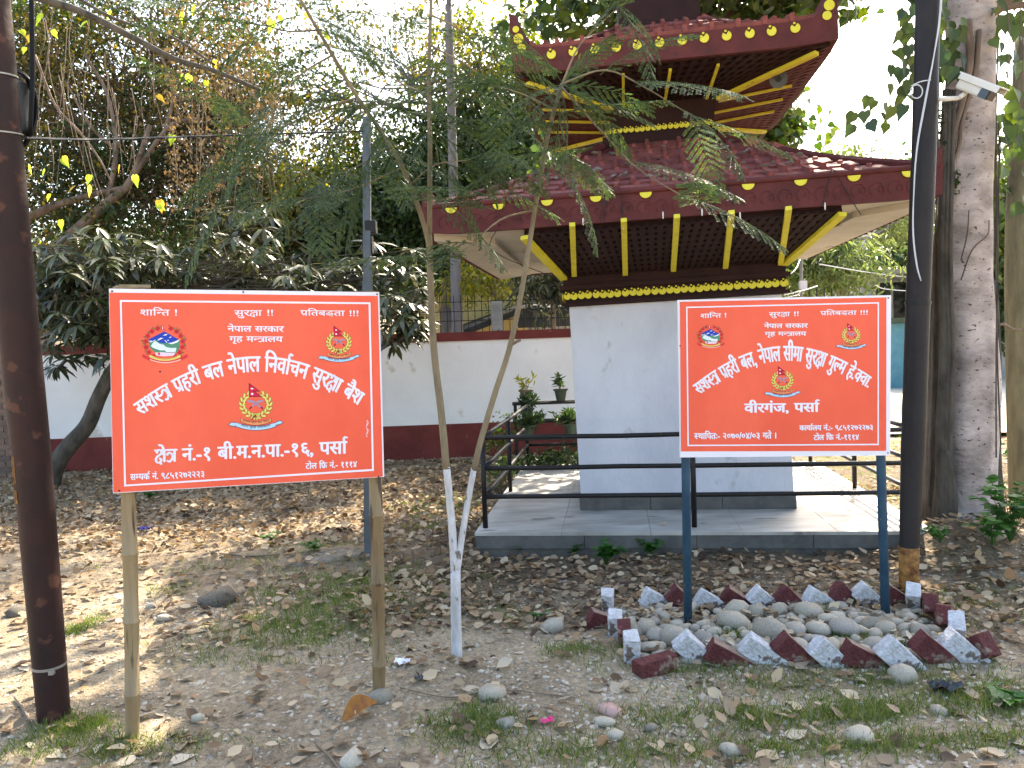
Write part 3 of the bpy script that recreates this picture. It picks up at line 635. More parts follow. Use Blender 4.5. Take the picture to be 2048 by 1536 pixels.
# upper roof
A2, ZB2, ZT2, NH2, ZN2 = 1.245, 3.80, 3.985, .34, 4.42
for k in range(4):
    fascia(A2, ZB2, ZT2, .05, .25, .72, 'upper_fascia', k)
    if k != 2:
        for i in range(12): place_orn(c3, k, -.93+i*.169, -A2*1.003-.004, 3.93, 'comma_ornament', 1)
        for sx in (-1, 1):
            for (uu, zz, r_) in ((1.165, 4.00, .034), (1.185, 4.075, .040), (1.20, 4.15, .026)):
                mb = MB(); c_ = RS(k, sx*uu, -A2*1.004-.010, zz); n_ = (RS(k, 0, -2, 0)-RS(k, 0, -1, 0)); mb.disc(c_, n_, r_); mb.build('disc_ornament', m_yellow, sh)
    r_ = roof_slope(A2, ZT2-.01, NH2, ZN2, k, 'upper_roof_slope'); tiles(A2, ZT2, NH2, ZN2, k, .20, .16, False, r_)
    mb = MB(); pts = [RS(k, lerp(A2-.03, NH2, i/6), -lerp(A2-.03, NH2, i/6), lerp(ZT2+(.06 if i == 0 else 0), ZN2, i/6)-.05*math.sin(math.pi*i/6)+.02) for i in range(7)]
    mb.tube(pts, .028, 6); mb.build('hip_ridge', m_maroon, sh)
    Q = [RS(k, -.458, -.458, 3.735), RS(k, .458, -.458, 3.735), RS(k, A2-.05, -A2+.05, 3.815), RS(k, -A2+.05, -A2+.05, 3.815)]
    n_ = lattice(Q[0], Q[1], Q[2], Q[3], 26, 8, m_brown if k in (0, 2) else m_maroon, 'upper_lattice', .45, .022)  # side lattices maroon: red light bounced under the eaves put into their colour
    fu = lambda s_, t_: (Q[0].lerp(Q[1], s_)).lerp(Q[3].lerp(Q[2], s_), t_)
    for s_ in (.12, .5, .88): strut(fu(s_, .02)-n_*.008, fu(lerp(.5, s_, .45), .86)-n_*.008, .022, .02, n_)
    strut(fu(.998, 0)-n_*.004, fu(.985, .93)-n_*.004, .05, .03, n_)
# small side roof lug of the second tier
mb = MB(); mb.box(S(-.46, -.62, 4.26), (.10, .12, .05), Matrix.Rotation(-TH, 3, 'Z')); mb.build('roof_lug', m_maroon, sh)

# loudspeaker hanging under the upper eaves
p = atY(1557, 158, 6.45); ls = thing('loudspeaker', 'round dark horn loudspeaker under the upper right eaves', 'loudspeaker', p)
mb = MB(); nv_ = (EYE-p).normalized(); pts = [p-nv_*.14, p-nv_*.06, p]
mb.tube(pts, [.03, .055, .072], 20, True); mb.build('horn', m_galv, ls, smooth=False)
mb = MB(); mb.tube([p-nv_*.02, p+nv_*.012], [.028, .02], 14); mb.build('driver', m_black, ls)
mb = MB(); mb.tube([p-nv_*.12, p-nv_*.12+Vector((0, 0, .10))], .008, 6); mb.build('bracket', m_steelband, ls)
# fairy light wires looped on the lower eaves
fl = thing('string_lights', 'black fairy light wire looped in sagging strands along the lower eaves', 'string lights', S(0, -A1, 2.7))
def onfas(px, py):
    p0 = S(0, -A1*1.004-.014, 2.6); n = (S(0, -2, 2.6)-S(0, -1, 2.6)).normalized(); d = ray(px, py); return EYE+d*((p0-EYE).dot(n)/d.dot(n))
mb = MB(); lamps = []
for P_ in ([(1000, 445), (1010, 400), (1018, 386)], [(1018, 386), (1035, 420), (1042, 445)], [(1204, 440), (1215, 390), (1222, 378), (1240, 378), (1246, 440)], [(1222, 378), (1202, 436)], [(1425, 420), (1435, 372), (1442, 356), (1455, 372), (1466, 412)], [(1432, 368), (1420, 425)], [(1645, 410), (1655, 370), (1662, 342), (1672, 345), (1700, 395), (1722, 430)]):
    pts = sm([onfas(*q) for q in P_], 4); mb.tube(pts, .0035, 4)
mb.tube(sm([onfas(1000, 448), onfas(985, 492)+Vector((0, .3, 0)), onfas(1130, 540)+Vector((0, .75, 0))]), .003, 4)
mb.build('wire', m_rubber, fl, kind='stuff')
for (x, y) in ((1246, 445), (1404, 418), (1166, 437), (1480, 425), (1650, 406), (1326, 424)):
    mb = MB(); c_ = onfas(x, y+5); mb.tube([c_+Vector((0, 0, .02)), c_, c_-Vector((0, 0, .03))], [.004, .006, .004], 8); mb.build('bulb', m_camwhite, fl)

# ------------------------------------------------------------------ black railing on the platform
rl = thing('railing', 'black tubular three-rail railing around the platform', 'railing', S(0, -1.55, PZ))
HR = 1.52; RA = 1.62
def rpost(u, v, name='post'):
    mb = MB(); a_, b_ = S(u, v, PZ-.01, 0), S(u, v, PZ+.735, 0); mb.tube([a_, b_], .021, 10)
    mb.build(name, m_black, rl, smooth=True)
def rail(u0, v0, u1, v1, z):
    mb = MB(); p_, q_ = S(u0, v0, z, 0), S(u1, v1, z, 0); mb.tube([p_.lerp(q_, t/6)+Vector((0, 0, random.uniform(-.004, .004))) for t in range(7)], .0185, 10); mb.build('rail', m_black, rl, smooth=True)
for z in (PZ+.25, PZ+.475, PZ+.715):
    rail(-RA, -HR, RA, -HR, z); rail(-RA, -HR, -RA, RA, z); rail(RA, -HR, RA, RA, z); 
for u in (-RA, 0.0, RA): rpost(u, -HR)
for v in (-.0, RA): rpost(-RA, v); rpost(RA, v)
rpost(-.8, RA); rail(-RA, RA, -.6, RA, PZ+.25); rail(.8, RA, RA, RA, PZ+.25); rail(.8, RA, RA, RA, PZ+.475); rail(.8, RA, RA, RA, PZ+.715)

# plant stand with pots behind the railing
st = thing('plant_stand', 'black tiered metal plant stand behind the platform', 'plant stand', (.55, 9.25, 0))
for (y, z) in ((9.55, .90), (9.3, .70), (9.05, .52)):
    for yy in (y-.09, y+.09):
        mb = MB(); mb.box((.62, yy, z), (1.25, .035, .03)); mb.build('shelf_bar', m_black, st)
for x in (.03, 1.2):
    for (y, z) in ((9.55, .90), (9.05, .52)):
        mb = MB(); mb.box((x, y, z/2), (.04, .04, z)); mb.build('leg', m_black, st)
def pot(p, r, hgt, m, label, plant, mplant):
    t = thing('potted_plant', label, 'potted plant', p, 'potted plants on the stand')
    mb = MB(); P0 = Vector(p); n = 18
    mb.tube([P0, P0+Vector((0, 0, hgt*.86)), P0+Vector((0, 0, hgt*.86)), P0+Vector((0, 0, hgt))], [r*.62, r*.93, r*1.08, r*1.12], n); mb.build('pot', m, t)
    mb = MB(); mb.tube([P0+Vector((0, 0, hgt*1.001)), P0+Vector((0, 0, hgt*1.01))], r*.98, n); mb.build('soil', m_soil, t)
    mb = MB(); tips = []
    for i in range(plant[0]):
        a = random.uniform(0, 6.28); q = P0+Vector((math.cos(a)*plant[2]*random.random(), math.sin(a)*plant[2]*random.random(), hgt+plant[1]*random.uniform(.6, 1)))
        pts = sm([P0+Vector((0, 0, hgt)), P0.lerp(q, .6)+Vector((0, 0, hgt*.5)), q], 3); mb.tube(pts, .004, 4); tips += pts[1:]
    mb.build('stem', m_wood, t)
    C_ = np.array([tuple(v) for v in tips for _ in range(plant[3])])+RNG.normal(size=(len(tips)*plant[3], 3))*.02
    D = unit(len(C_)); D[:, 2] += .3; V_, Fs = scatter(T_LANCE, C_, D, unit(len(C_)), .07+.04*RNG.random(len(C_)))
    link('foliage', np_mesh('foliage', V_-np.array(p), Fs, mplant), t)
pot((.17, 9.55, .915), .085, .15, m_pot_t, 'terracotta pot with small yellowing plant on the top shelf of the stand', (4, .15, .12, 2), m_l_yel)
pot((.60, 9.55, .915), .085, .15, m_pot_g, 'dark green pot with a leafy upright plant on the top shelf', (3, .17, .06, 4), m_l_dark)
pot((1.02, 9.55, .915), .08, .14, m_pot_g, 'green pot with a sprawling plant close to the shrine wall', (4, .28, .2, 2), m_l_mid)
pot((.17, 9.3, .72), .085, .14, m_pot_g, 'dark pot with drooping plant on the middle shelf', (5, .14, .16, 8), m_l_dark)
pot((.17, 9.05, .54), .09, .14, m_pot_g, 'dark pot hidden among foliage on the bottom shelf left', (6, .10, .18, 12), m_l_dark)
pot((.68, 9.05, .54), .09, .14, m_pot_g, 'dark pot on the bottom shelf right', (6, .10, .18, 12), m_l_dark)
def bush(name, label, c, r, nc, per, size, m, T=T_DIA, stems=7):
    t = thing(name, label, 'plant', (c[0], c[1], GZ(c[0], c[1])))
    cc, P = crown_pts(c, r, nc, per, min(r)*.28, .2); P[:, 2] = np.maximum(P[:, 2], .02); crown_mesh('foliage', P, T, size, m, t, .2)
    mb = MB()
    for q in cc[:stems]: mb.tube(sm([Vector((c[0], c[1], GZ(c[0], c[1]))), Vector(q)*.5+Vector((c[0], c[1], c[2]*.6))*.5, Vector(q)], 3), .004, 4)
    mb.build('stem', m_wood, t); return t
bush('shrub', 'dark low shrub growing under the plant stand', (.35, 9.0, .22), (.70, .3, .2), 34, 34, .06, m_l_dark)
bush('climbing_plant', 'light green climber on the back left corner of the railing', (-.12, 9.1, .62), (.22, .15, .35), 22, 22, .05, m_l_mid)
bush('shrub', 'small dark shrub at the left side of the platform', (-.15, 8.3, .3), (.22, .4, .22), 20, 30, .05, m_l_mid)
# ------------------------------------------------------------------ Devanagari lettering, shaped glyph by glyph
_G = {}
def raw_glyph(s):
    if s in _G: return _G[s]
    cu = bpy.data.curves.new('glyph', 'FONT'); cu.body = s; cu.resolution_u = 3
    o = bpy.data.objects.new('glyph', cu); COL.objects.link(o); bpy.context.view_layer.update()
    me = bpy.data.meshes.new_from_object(o.evaluated_get(bpy.context.evaluated_depsgraph_get()))
    P = [[(me.vertices[i].co.x, me.vertices[i].co.y) for i in p.vertices] for p in me.polygons]
    bpy.data.objects.remove(o); bpy.data.curves.remove(cu); bpy.data.meshes.remove(me); _G[s] = P; return P
def maxx(P): return max((x for p in P for x, y in p), default=0)
_ADV = {}
def adv(ch):
    if ch not in _ADV: _ADV[ch] = maxx(raw_glyph(ch+'म'))-maxx(raw_glyph('म'))
    return _ADV[ch]
def clipx(P, c):
    out = []
    for p in P:
        q = []
        for i in range(len(p)):
            a, b = p[i], p[(i+1) % len(p)]
            if a[0] <= c: q.append(a)
            if (a[0] <= c) != (b[0] <= c): t = (c-a[0])/(b[0]-a[0]); q.append((c, a[1]+(b[1]-a[1])*t))
        if len(q) > 2: out.append(q)
    return out
def stroke(pts, w=.072):
    out = []
    for i in range(len(pts)-1):
        (x0, y0), (x1, y1) = pts[i], pts[i+1]; L = math.hypot(x1-x0, y1-y0) or 1; dx, dy = (x1-x0)/L*w/2, (y1-y0)/L*w/2; e = .35
        out.append([(x0-dx*e-dy, y0-dy*e+dx), (x0-dx*e+dy, y0-dy*e-dx), (x1+dx*e+dy, y1+dy*e-dx), (x1+dx*e-dy, y1+dy*e+dx)])
    return out
HEADY = .59
KSA = stroke([(0, HEADY), (.12, HEADY)], .064)+stroke([(.40, HEADY), (.64, HEADY)], .064)+stroke([(.52, HEADY), (.52, 0)])+stroke([(.11, .46), (.13, .55), (.20, .61), (.30, .60), (.38, .52), (.36, .42), (.26, .35), (.14, .28), (.06, .17), (.06, .05), (.13, -.03), (.24, -.05), (.33, .02), (.35, .12), (.27, .18)])+stroke([(.34, .40), (.52, .38)])+stroke([(.31, -.02), (.35, -.13)])
TRA = stroke([(0, HEADY), (.60, HEADY)], .064)+stroke([(.48, HEADY), (.48, 0)])+stroke([(.07, .33), (.11, .41), (.20, .45), (.30, .41), (.37, .30), (.38, .18), (.30, .06), (.20, -.02), (.08, .03)])+stroke([(.36, .32), (.48, .34)])
DDHA = [[(x*.95+.14, .62-(.62-y)*.78) for x, y in p] for p in raw_glyph('द')]+stroke([(0, HEADY), (.2, HEADY)], .064)+stroke([(.24, .33), (.15, .32), (.07, .26), (.08, .16), (.17, .11), (.27, .13), (.34, .2)], .06)+stroke([(.3, .14), (.40, .02), (.52, -.03)], .06)
def shape(s):
    """-> polygons in em units and total width.  ~ half form of the next letter, K ksha, T tra, D ddha, R reph, r/f subscript ra"""
    out = []; x = 0; half = False; last = 0
    def put(P, dx): out.extend([[(a+dx, b) for a, b in p] for p in P])
    for ch in s:
        if ch == '~': half = True; continue
        if ch == ' ': last = x; x += .34; continue
        if ch == 'K': put(KSA, x); last = x; x += .61; continue
        if ch == 'T': put(TRA, x); last = x; x += .57; continue
        if ch == 'D': put(DDHA, x); last = x; x += .64; continue
        if ch == 'R': put(stroke([(-.105, .60), (-.16, .70), (-.15, .80), (-.07, .85), (.02, .81)], .068), x); continue
        if ch == 'r': put(stroke([(-.14, .24), (-.26, .13), (-.38, .06)], .062), x); continue
        if ch == 'f': put(stroke([(-.42, .20), (-.52, .10), (-.62, .05)], .062), x); continue
        P = raw_glyph(ch); a = adv(ch)
        if half:
            c = .60 if ch == 'क' else maxx(P)-.187
            put(clipx(P, c), x); last = x; x += c-.012; half = False; continue
        put(P, x)
        if a > .02: last = x
        x += a
    return out, x
class Sign:
    def __init__(s, root, org, scale, quad, dl, dr):
        s.root = root; s.org = org; s.sc = scale
        tl, tr, br, bl = [s.px(*q) for q in quad]
        A, B, C_ = atY(*bl, dl), atY(*br, dr), atY(*tl, dl)
        s.P0 = A; s.n = (B-A).cross(C_-A).normalized()
        if s.n.dot(EYE-A) < 0: s.n = -s.n
        s.quad = [s.at(*q) for q in quad]; s.lay = .012
    def px(s, x, y): return (s.org[0]+x/s.sc, s.org[1]+y/s.sc)
    def at(s, x, y, off=0.0):
        d = ray(*s.px(x, y)); return EYE+d*((s.P0-EYE).dot(s.n)/d.dot(s.n))+s.n*off
    def polys(s, name, P, m, off, label=None):
        mb = MB()
        for p in P:
            q = [s.at(x, y, off) for x, y in p]
            if (q[1]-q[0]).cross(q[2]-q[0]).dot(s.n) < 0: q = q[::-1]
            mb.poly(q)
        return mb.build(name, m, s.root, label=label, kind='stuff' if name == 'emblem_print' else None)
    def text(s, name, txt, x0, y0, x1, y1, H, bold=2.2, curve=None, Hend=None, m=None, off=.0036, cname=None):
        P, Wd = shape(txt); mb = MB()
        if curve is not None:
            cf = np.polyfit([c[0] for c in curve], [c[1] for c in curve], 4)
            xs_ = np.linspace(x0, x1, 200); ys_ = np.polyval(cf, xs_); L = np.concatenate([[0], np.cumsum(np.hypot(np.diff(xs_), np.diff(ys_)))])
        def mp(a, b, dx, dy):
            t = a/Wd; hh = H if Hend is None else lerp(H, Hend, (2*t-1)**2); v = (.622-b)/.622*hh+dy
            if curve is None: return (x0+(x1-x0)*t+dx, y0+(y1-y0)*t+v)
            l = t*L[-1]+dx; xx = np.interp(l, L, xs_); yy = np.interp(l, L, ys_); sl_ = np.polyval(np.polyder(cf), xx)*.88; nn = math.hypot(1, sl_)
            if l < 0: xx += l
            return (xx-sl_/nn*v, yy+v/nn)
        k = 0
        for (dx, dy) in ((0, 0), (bold, 0), (-bold, 0), (bold*.5, bold*.5), (-bold*.5, -bold*.5)):
            for p in P:
                q = [s.at(*mp(a, b, dx, dy), off+k*.00006) for a, b in p]
                if (q[1]-q[0]).cross(q[2]-q[0]).dot(s.n) < 0: q = q[::-1]
                mb.poly(q)
            k += 1
        return mb.build(name, m or m_signw, s.root)
    def frame(s, name, quad, th, m, off):
        tl, tr, br, bl = quad; i = [(tl[0]+th, tl[1]+th), (tr[0]-th, tr[1]+th), (br[0]-th, br[1]-th), (bl[0]+th, bl[1]-th)]
        s.polys(name, [[tl, tr, i[1], i[0]], [tr, br, i[2], i[1]], [br, bl, i[3], i[2]], [bl, tl, i[0], i[3]]], m, off)
    def board(s, quad, red):
        mb = MB(); F_ = [s.at(*q) for q in quad]; B_ = [p-s.n*.022 for p in F_]
        mb.hexa([B_[3], B_[2], B_[1], B_[0], F_[3], F_[2], F_[1], F_[0]]); mb.build('board', m_signw, s.root)
        # the printed sheet: a fine grid with faint slackness
        mb = MB(); n = 24; tl, tr, br, bl = red; V = []
        for j in range(n+1):
            for i in range(n+1):
                a, b = i/n, j/n; x = lerp(lerp(tl[0], tr[0], a), lerp(bl[0], br[0], a), b); y = lerp(lerp(tl[1], tr[1], a), lerp(bl[1], br[1], a), b)
                e = math.sin(math.pi*a)*math.sin(math.pi*b); V.append(s.at(x, y, .0020+.0005*e*math.sin(9*a+5*b)+.0006*math.exp(-((a-.51)/.03)**2)*e))
        mb.add(V, [(j*(n+1)+i, (j+1)*(n+1)+i, (j+1)*(n+1)+i+1, j*(n+1)+i+1) for j in range(n) for i in range(n)])
        mb.build('printed_sheet', m_sign, s.root, smooth=True)
    def nail(s, x, y):
        mb = MB(); p = s.at(x, y, .001); mb.tube([p, p+s.n*.004], [.004, .003], 8); mb.build('nail', m_rubber, s.root)
def ell(cx, cy, rx, ry, n=14, rot=0, a0=0, a1=360):
    c, s_ = math.cos(rot), math.sin(rot)
    return [(cx+math.cos(a)*rx*c-math.sin(a)*ry*s_, cy+math.cos(a)*rx*s_+math.sin(a)*ry*c) for a in [math.radians(a0+(a1-a0)*i/n) for i in range(n)]]
def ribbon(x0, x1, yc, sag, h_, n=12, slant=0):
    q = []; f = lambda t: yc+sag*(1-(2*t-1)**2)
    return [[(lerp(x0, x1, i/n), f(i/n)), (lerp(x0, x1, (i+1)/n), f((i+1)/n)), (lerp(x0, x1, (i+1)/n), f((i+1)/n)+h_), (lerp(x0, x1, i/n), f(i/n)+h_)] for i in range(n)]
def force_emblem(s, cx, cy, k):
    """laurel ring, double-pennant flag, crossed blades and two ribbons; k = photo px per 1000 units"""
    T = lambda P: [[(cx+(x-985)*k, cy+(y-700)*k) for x, y in p] for p in P]
    mu, dk, yl = [], [], []
    for sgn in (-1, 1):
        for i in range(9):
            a = math.radians(118-i*21.5) if sgn > 0 else math.radians(62+i*21.5)
            a = math.radians(90)-sgn*math.radians(-12+i*20) if True else a
            x, y = 985+math.cos(a)*365, 690+math.sin(a)*315
            tx, ty = math.sin(a)*sgn, -math.cos(a)*sgn; base = math.atan2(ty, tx)
            for w_ in (-1, 1):
                r_ = base+w_*.55*1; ox, oy = x+math.cos(a)*w_*sgn*28, y+math.sin(a)*w_*sgn*28
                px_, py_ = ox+math.cos(r_)*30, oy+math.sin(r_)*30
                dk.append(ell(px_, py_, 78, 40, 10, r_)); yl.append(ell(px_, py_, 66, 29, 10, r_))
    g = s.root
    s.polys('emblem_print', T(dk), ink('olive', (.12, .10, .01)), .0030)
    s.polys('emblem_print', T(yl), ink('straw', (.75, .66, .16)), .0033)
    s.polys('emblem_print', T([[(800, 110), (1100, 335), (965, 345), (1165, 478), (800, 485)], [(1010, 975), (880, 1100), (850, 1090), (970, 960)]]), ink('dark_red', (.16, .0, .02)), .0035)
    s.polys('emblem_print', T([[(818, 150), (1055, 316), (900, 330), (1120, 458), (822, 464)]]), ink('crimson', (.62, .004, .05)), .0038)
    s.polys('emblem_print', T([ell(885, 262, 36, 20, 10), ell(890, 405, 34, 30, 10)]), m_signw, .0041)
    s.polys('emblem_print', T([[(770, 580), (880, 565), (1010, 640), (1150, 760), (1120, 780), (980, 690), (860, 625), (775, 625)], [(1200, 580), (1090, 565), (960, 640), (860, 745), (885, 760), (1000, 680), (1110, 620), (1200, 620)]]), ink('steel', (.34, .28, .40)), .0036)
    s.polys('emblem_print', T([[(1110, 760), (1150, 745), (1190, 810), (1160, 820)], [(900, 740), (860, 735), (800, 810), (830, 825)]]), ink('dark_red', (.16, 0, .02)), .0037)
    dkr = ink('navy', (.02, .03, .09))
    s.polys('emblem_print', T(ribbon(570, 1410, 1040, 100, 110)), ink('dark_red', (.16, 0, .02)), .0033)
    s.polys('emblem_print', T(ribbon(580, 1400, 1050, 98, 90)), ink('ribbon_orange', (.80, .30, .12)), .0036)
    s.polys('emblem_print', T(ribbon(440, 1540, 1160, 100, 125)+[[(240, 1240), (330, 1155), (500, 1180), (440, 1290), (310, 1270)], [(1460, 1180), (1640, 1110), (1735, 1170), (1650, 1225), (1540, 1250)]]), dkr, .0037)
    s.polys('emblem_print', T(ribbon(455, 1525, 1172, 100, 100)+[[(262, 1236), (335, 1170), (480, 1190), (430, 1270), (330, 1255)], [(1475, 1190), (1638, 1125), (1712, 1168), (1645, 1208), (1540, 1232)]]), ink('ribbon_blue', (.42, .66, .84)), .0040)
    cv = [(cx+(x-985)*k, cy+(y-700)*k) for x, y in ((600, 1215), (800, 1262), (985, 1275), (1170, 1262), (1370, 1215))]
    s.text('emblem_lettering', 'शाि~नत सुरKा परितबDता', cv[0][0], 0, cv[-1][0], 0, 44*k, .3, cv, m=dkr, off=.0043)
    cv = [(cx+(x-985)*k, cy+(y-700)*k) for x, y in ((640, 1090), (800, 1128), (985, 1145), (1170, 1130), (1350, 1090))]
    s.text('emblem_lettering', 'सश~सT पrहरी बल, नेपाल', cv[0][0], 0, cv[-1][0], 0, 40*k, .3, cv, m=ink('brown', (.16, .06, .02)), off=.0040)
def state_emblem(s, cx, cy, k):
    T = lambda P: [[(cx+(x-910)*k, cy+(y-760)*k) for x, y in p] for p in P]
    gr, rdp, bud = [], [], []
    rr = random.Random(5)
    for i in range(15):
        a = math.radians(125+i*20.7); x, y = 900+math.cos(a)*560, 720+math.sin(a)*480
        if abs(x-880) < 110 and y < 400: continue
        for j in range(4): b = a+rr.uniform(-1.5, 1.5); gr.append(ell(x+math.cos(b)*95, y+math.sin(b)*90, 48, 17, 8, b))
        for j in range(5): b = j*1.256+i; rdp.append(ell(x+math.cos(b)*38, y+math.sin(b)*38, 44, 36, 8, b))
        bud.append(ell(x, y, 20, 18, 6))
    s.polys('emblem_print', T(gr), ink('moss', (.22, .17, .05)), .0030)
    s.polys('emblem_print', T(rdp), ink('rose', (.66, .03, .04)), .0033)
    s.polys('emblem_print', T(bud), ink('deep_rose', (.48, .01, .05)), .0036)
    s.polys('emblem_print', T([[(425, 600), (900, 360), (1330, 600), (1330, 640), (1200, 760), (500, 690)]]), ink('royal_blue', (.006, .045, .42)), .0036)
    s.polys('emblem_print', T([[(430, 640), (560, 650), (640, 600), (760, 700), (980, 720), (1120, 690), (1380, 590), (1340, 900), (1270, 1000), (640, 1000), (470, 850)]]), ink('hill_green', (.07, .26, .15)), .0039)
    s.polys('emblem_print', T([[(455, 640), (500, 640), (560, 650), (640, 600), (610, 650), (480, 690)], [(1010, 710), (1150, 690), (1380, 592), (1300, 690), (1130, 745)], [(700, 640), (720, 590), (800, 550), (880, 560), (760, 615)], [(860, 490), (930, 440), (1010, 440), (950, 480)], [(1040, 545), (1090, 515), (1130, 520), (1070, 560)], [(905, 620), (930, 620), (1000, 690), (970, 700)], [(990, 620), (1020, 610), (1050, 635), (1010, 645)]]), m_signw, .0042)
    s.polys('emblem_print', T([[(500, 800), (560, 700), (640, 650), (760, 730), (880, 760), (960, 830), (1100, 860), (1270, 850), (1240, 990), (960, 980), (920, 930), (770, 930), (560, 850)]]), ink('map_white', (.70, .78, .84)), .0045)
    s.polys('emblem_print', T([[(620, 1000), (760, 980), (1020, 1000), (1240, 1010), (1180, 1090), (900, 1110), (660, 1080)]]), ink('hand_pink', (.78, .62, .72)), .0045)
    s.polys('emblem_print', T([ell(745, 1030, 36, 46, 10)]), ink('rose', (.66, .03, .04)), .0048)
    s.polys('emblem_print', T(ribbon(460, 1390, 1060, 110, 75)), ink('straw', (.75, .66, .16)), .0045)
    s.polys('emblem_print', T(ribbon(560, 1290, 1088, 84, 36)), ink('wheat', (.66, .32, .08)), .0048)
    s.polys('emblem_print', T(ribbon(240, 1600, 1040, 180, 95, 16)), ink('rose', (.66, .03, .04)), .0042)
    s.polys('emblem_print', T(ribbon(470, 1400, 1185, 95, 38)), ink('pale_rose', (.86, .45, .38)), .0047)
    s.polys('emblem_print', T([[(810, 190), (900, 225), (850, 250), (930, 300), (800, 320)]]), ink('crimson', (.62, .004, .05)), .0040)
    s.polys('emblem_print', T([ell(850, 232, 20, 16, 8), ell(852, 280, 20, 20, 8)]), m_signw, .0043)

LQ = ((62, 60), (1950, 85), (1985, 1375), (90, 1490))
b1 = on_ground(265, 1472); b2 = on_ground(758, 1390)
sg = thing('sign_board', 'orange-red sign on two bamboo posts at left, white Devanagari lettering in an arc', 'sign board', ((b1.x+b2.x)/2, (b1.y+b2.y)/2, 0), 'orange-red sign boards')
s1 = Sign(sg, (200, 560), 3.4914, LQ, 3.16, 3.43)
s1.board(LQ, ((66, 88), (1940, 112), (1974, 1372), (94, 1484)))
s1.frame('border_line', ((140, 140), (1888, 156), (1912, 1332), (170, 1441)), 13, m_signw, .0034)
for a in (('शाि~नत !', 280, 207, 545, 209, 40, 1.4), ('सुरKा !!', 940, 213, 1215, 211, 38, 1.4), ('पrितबDता !!!', 1400, 212, 1810, 216, 36, 1.4),
          ('नेपाल सरकार', 893, 322, 1282, 325, 37, 2.2), ('गृह म~नTालय', 905, 394, 1275, 396, 36, 2.2), ('KेT नं.-१ बी.म.न.पा.-१६, पसाR', 385, 1186, 1722, 1126, 84, 4.5),
          ('टोल िफf नं.- १११४', 1437, 1280, 1795, 1266, 38, 2), ('स~मपकR नं. ९८५१२७२२२३', 213, 1356, 733, 1334, 40, 2.2)):
    s1.text('lettering', a[0], *a[1:6], bold=a[6])
s1.text('lettering', 'सश~सT पrहरी बल नेपाल िनवाRचन सुरKा बैश', 235, 0, 1852, 0, 106, 4.5, [(235, 872), (360, 782), (495, 700), (610, 650), (720, 610), (885, 556), (1145, 530), (1330, 556), (1465, 598), (1600, 650), (1705, 702), (1850, 795)], 92)
force_emblem(s1, 1088, 872, .26); force_emblem(s1, 1668, 437, .20); state_emblem(s1, 452, 452, .232)
rr = random.Random(3)
s1.polys('small_print', [[(1860+6*math.sin(i), 980+i*9), (1860+6*math.sin(i)+8+rr.random()*8, 980+i*9), (1860+6*math.sin(i)+8, 985+i*9), (1861, 985+i*9)] for i in range(13)], m_signw, .0036)
for q in ((85, 78), (1935, 100), (135, 1470), (1945, 1372), (1000, 84), (420, 640)): s1.nail(*q)
def bamboo(root, foot, top, r0, r1, nodes):
    mb = MB(); ax = top-foot; L = ax.length; pts = []; rs = []; z = 0; ks = sorted([-.12]+[n_ for n_ in nodes if n_ < L]+[L])
    for i in range(len(ks)-1):
        a, b = ks[i], ks[i+1]; R_ = lambda z: lerp(r0, r1, max(0, z)/L)
        for t, f in ((0, 1.16), (.02, 1.02), (.5, .96), (.97, 1.0), (1, 1.14)):
            zz = lerp(a, b, t)+(.004 if t == 0 else 0); pts.append(foot+ax*(zz/L)+Vector((.004*math.sin(zz*3), 0, 0))); rs.append(R_(zz)*f)
    mb.tube(pts, rs, 14); return mb.build('bamboo_post', m_bamboo, root, smooth=True)
top1 = s1.at(95, 30, -.050); topr = s1.at(1915, 70, -.050)
bamboo(sg, b1, s1.at(150, 40, -.055), .029, .031, [.18, .49, .78, 1.15, 1.5]); bamboo(sg, b2, s1.at(1905, 75, -.055), .030, .031, [.14, .52, .83, 1.22, 1.6])
mb = MB()
for i in range(3): mb.tube([s1.at(80+i*20, 52-i*8, -.03), s1.at(340, 45-i*4, -.03-.004*i)], .006, 5)
mb.build('batten', m_bamboo, sg)
RQ = ((68, 88), (1942, 45), (1932, 1452), (92, 1470))
b3 = on_ground(1376, 1245); b4 = on_ground(1771, 1232)
sg2 = thing('sign_board', 'orange-red sign on two blue pipe posts at right, standing in the pebble bed', 'sign board', ((b3.x+b4.x)/2, (b3.y+b4.y)/2, 0), 'orange-red sign boards')
s2 = Sign(sg2, (1340, 580), 4.389, RQ, 4.24, 4.22)
s2.board(RQ, ((86, 104), (1898, 65), (1896, 1411), (96, 1416)))
s2.frame('border_line', ((140, 147), (1832, 107), (1831, 1361), (152, 1370)), 12, m_signw, .0034)
for a in (('शाि~नत !', 265, 210, 497, 205, 36, 1.6), ('सुरKा !!', 868, 197, 1132, 191, 36, 1.6), ('पrितबDता !!!', 1318, 186, 1738, 180, 36, 1.6),
          ('नेपाल सरकार', 825, 298, 1205, 295, 36, 2.4), ('गृह म~नTालय', 833, 369, 1192, 366, 34, 2.4), ('वीरगंज, पसाR', 652, 1000, 1303, 992, 76, 5.5),
          ('~सथािपतः- २०७०/०४/०३ गते ।', 213, 1258, 935, 1252, 50, 2.8), ('कायाRलय नं.:- ९८५१२७२२७३', 1135, 1190, 1782, 1184, 42, 2.8), ('टोल िफf नं.-१११४', 1260, 1273, 1657, 1269, 43, 2.8)):
    s2.text('lettering', a[0], *a[1:6], bold=a[6])
s2.text('lettering', 'सश~सT पrहरी बल, नेपाल सीमा सुरKा गु~लम हे.~कवा.', 200, 0, 1785, 0, 128, 4.6, [(200, 840), (300, 765), (405, 692), (520, 630), (635, 566), (740, 540), (880, 505), (975, 495), (1168, 500), (1290, 528), (1390, 562), (1570, 650), (1785, 775)], 96)
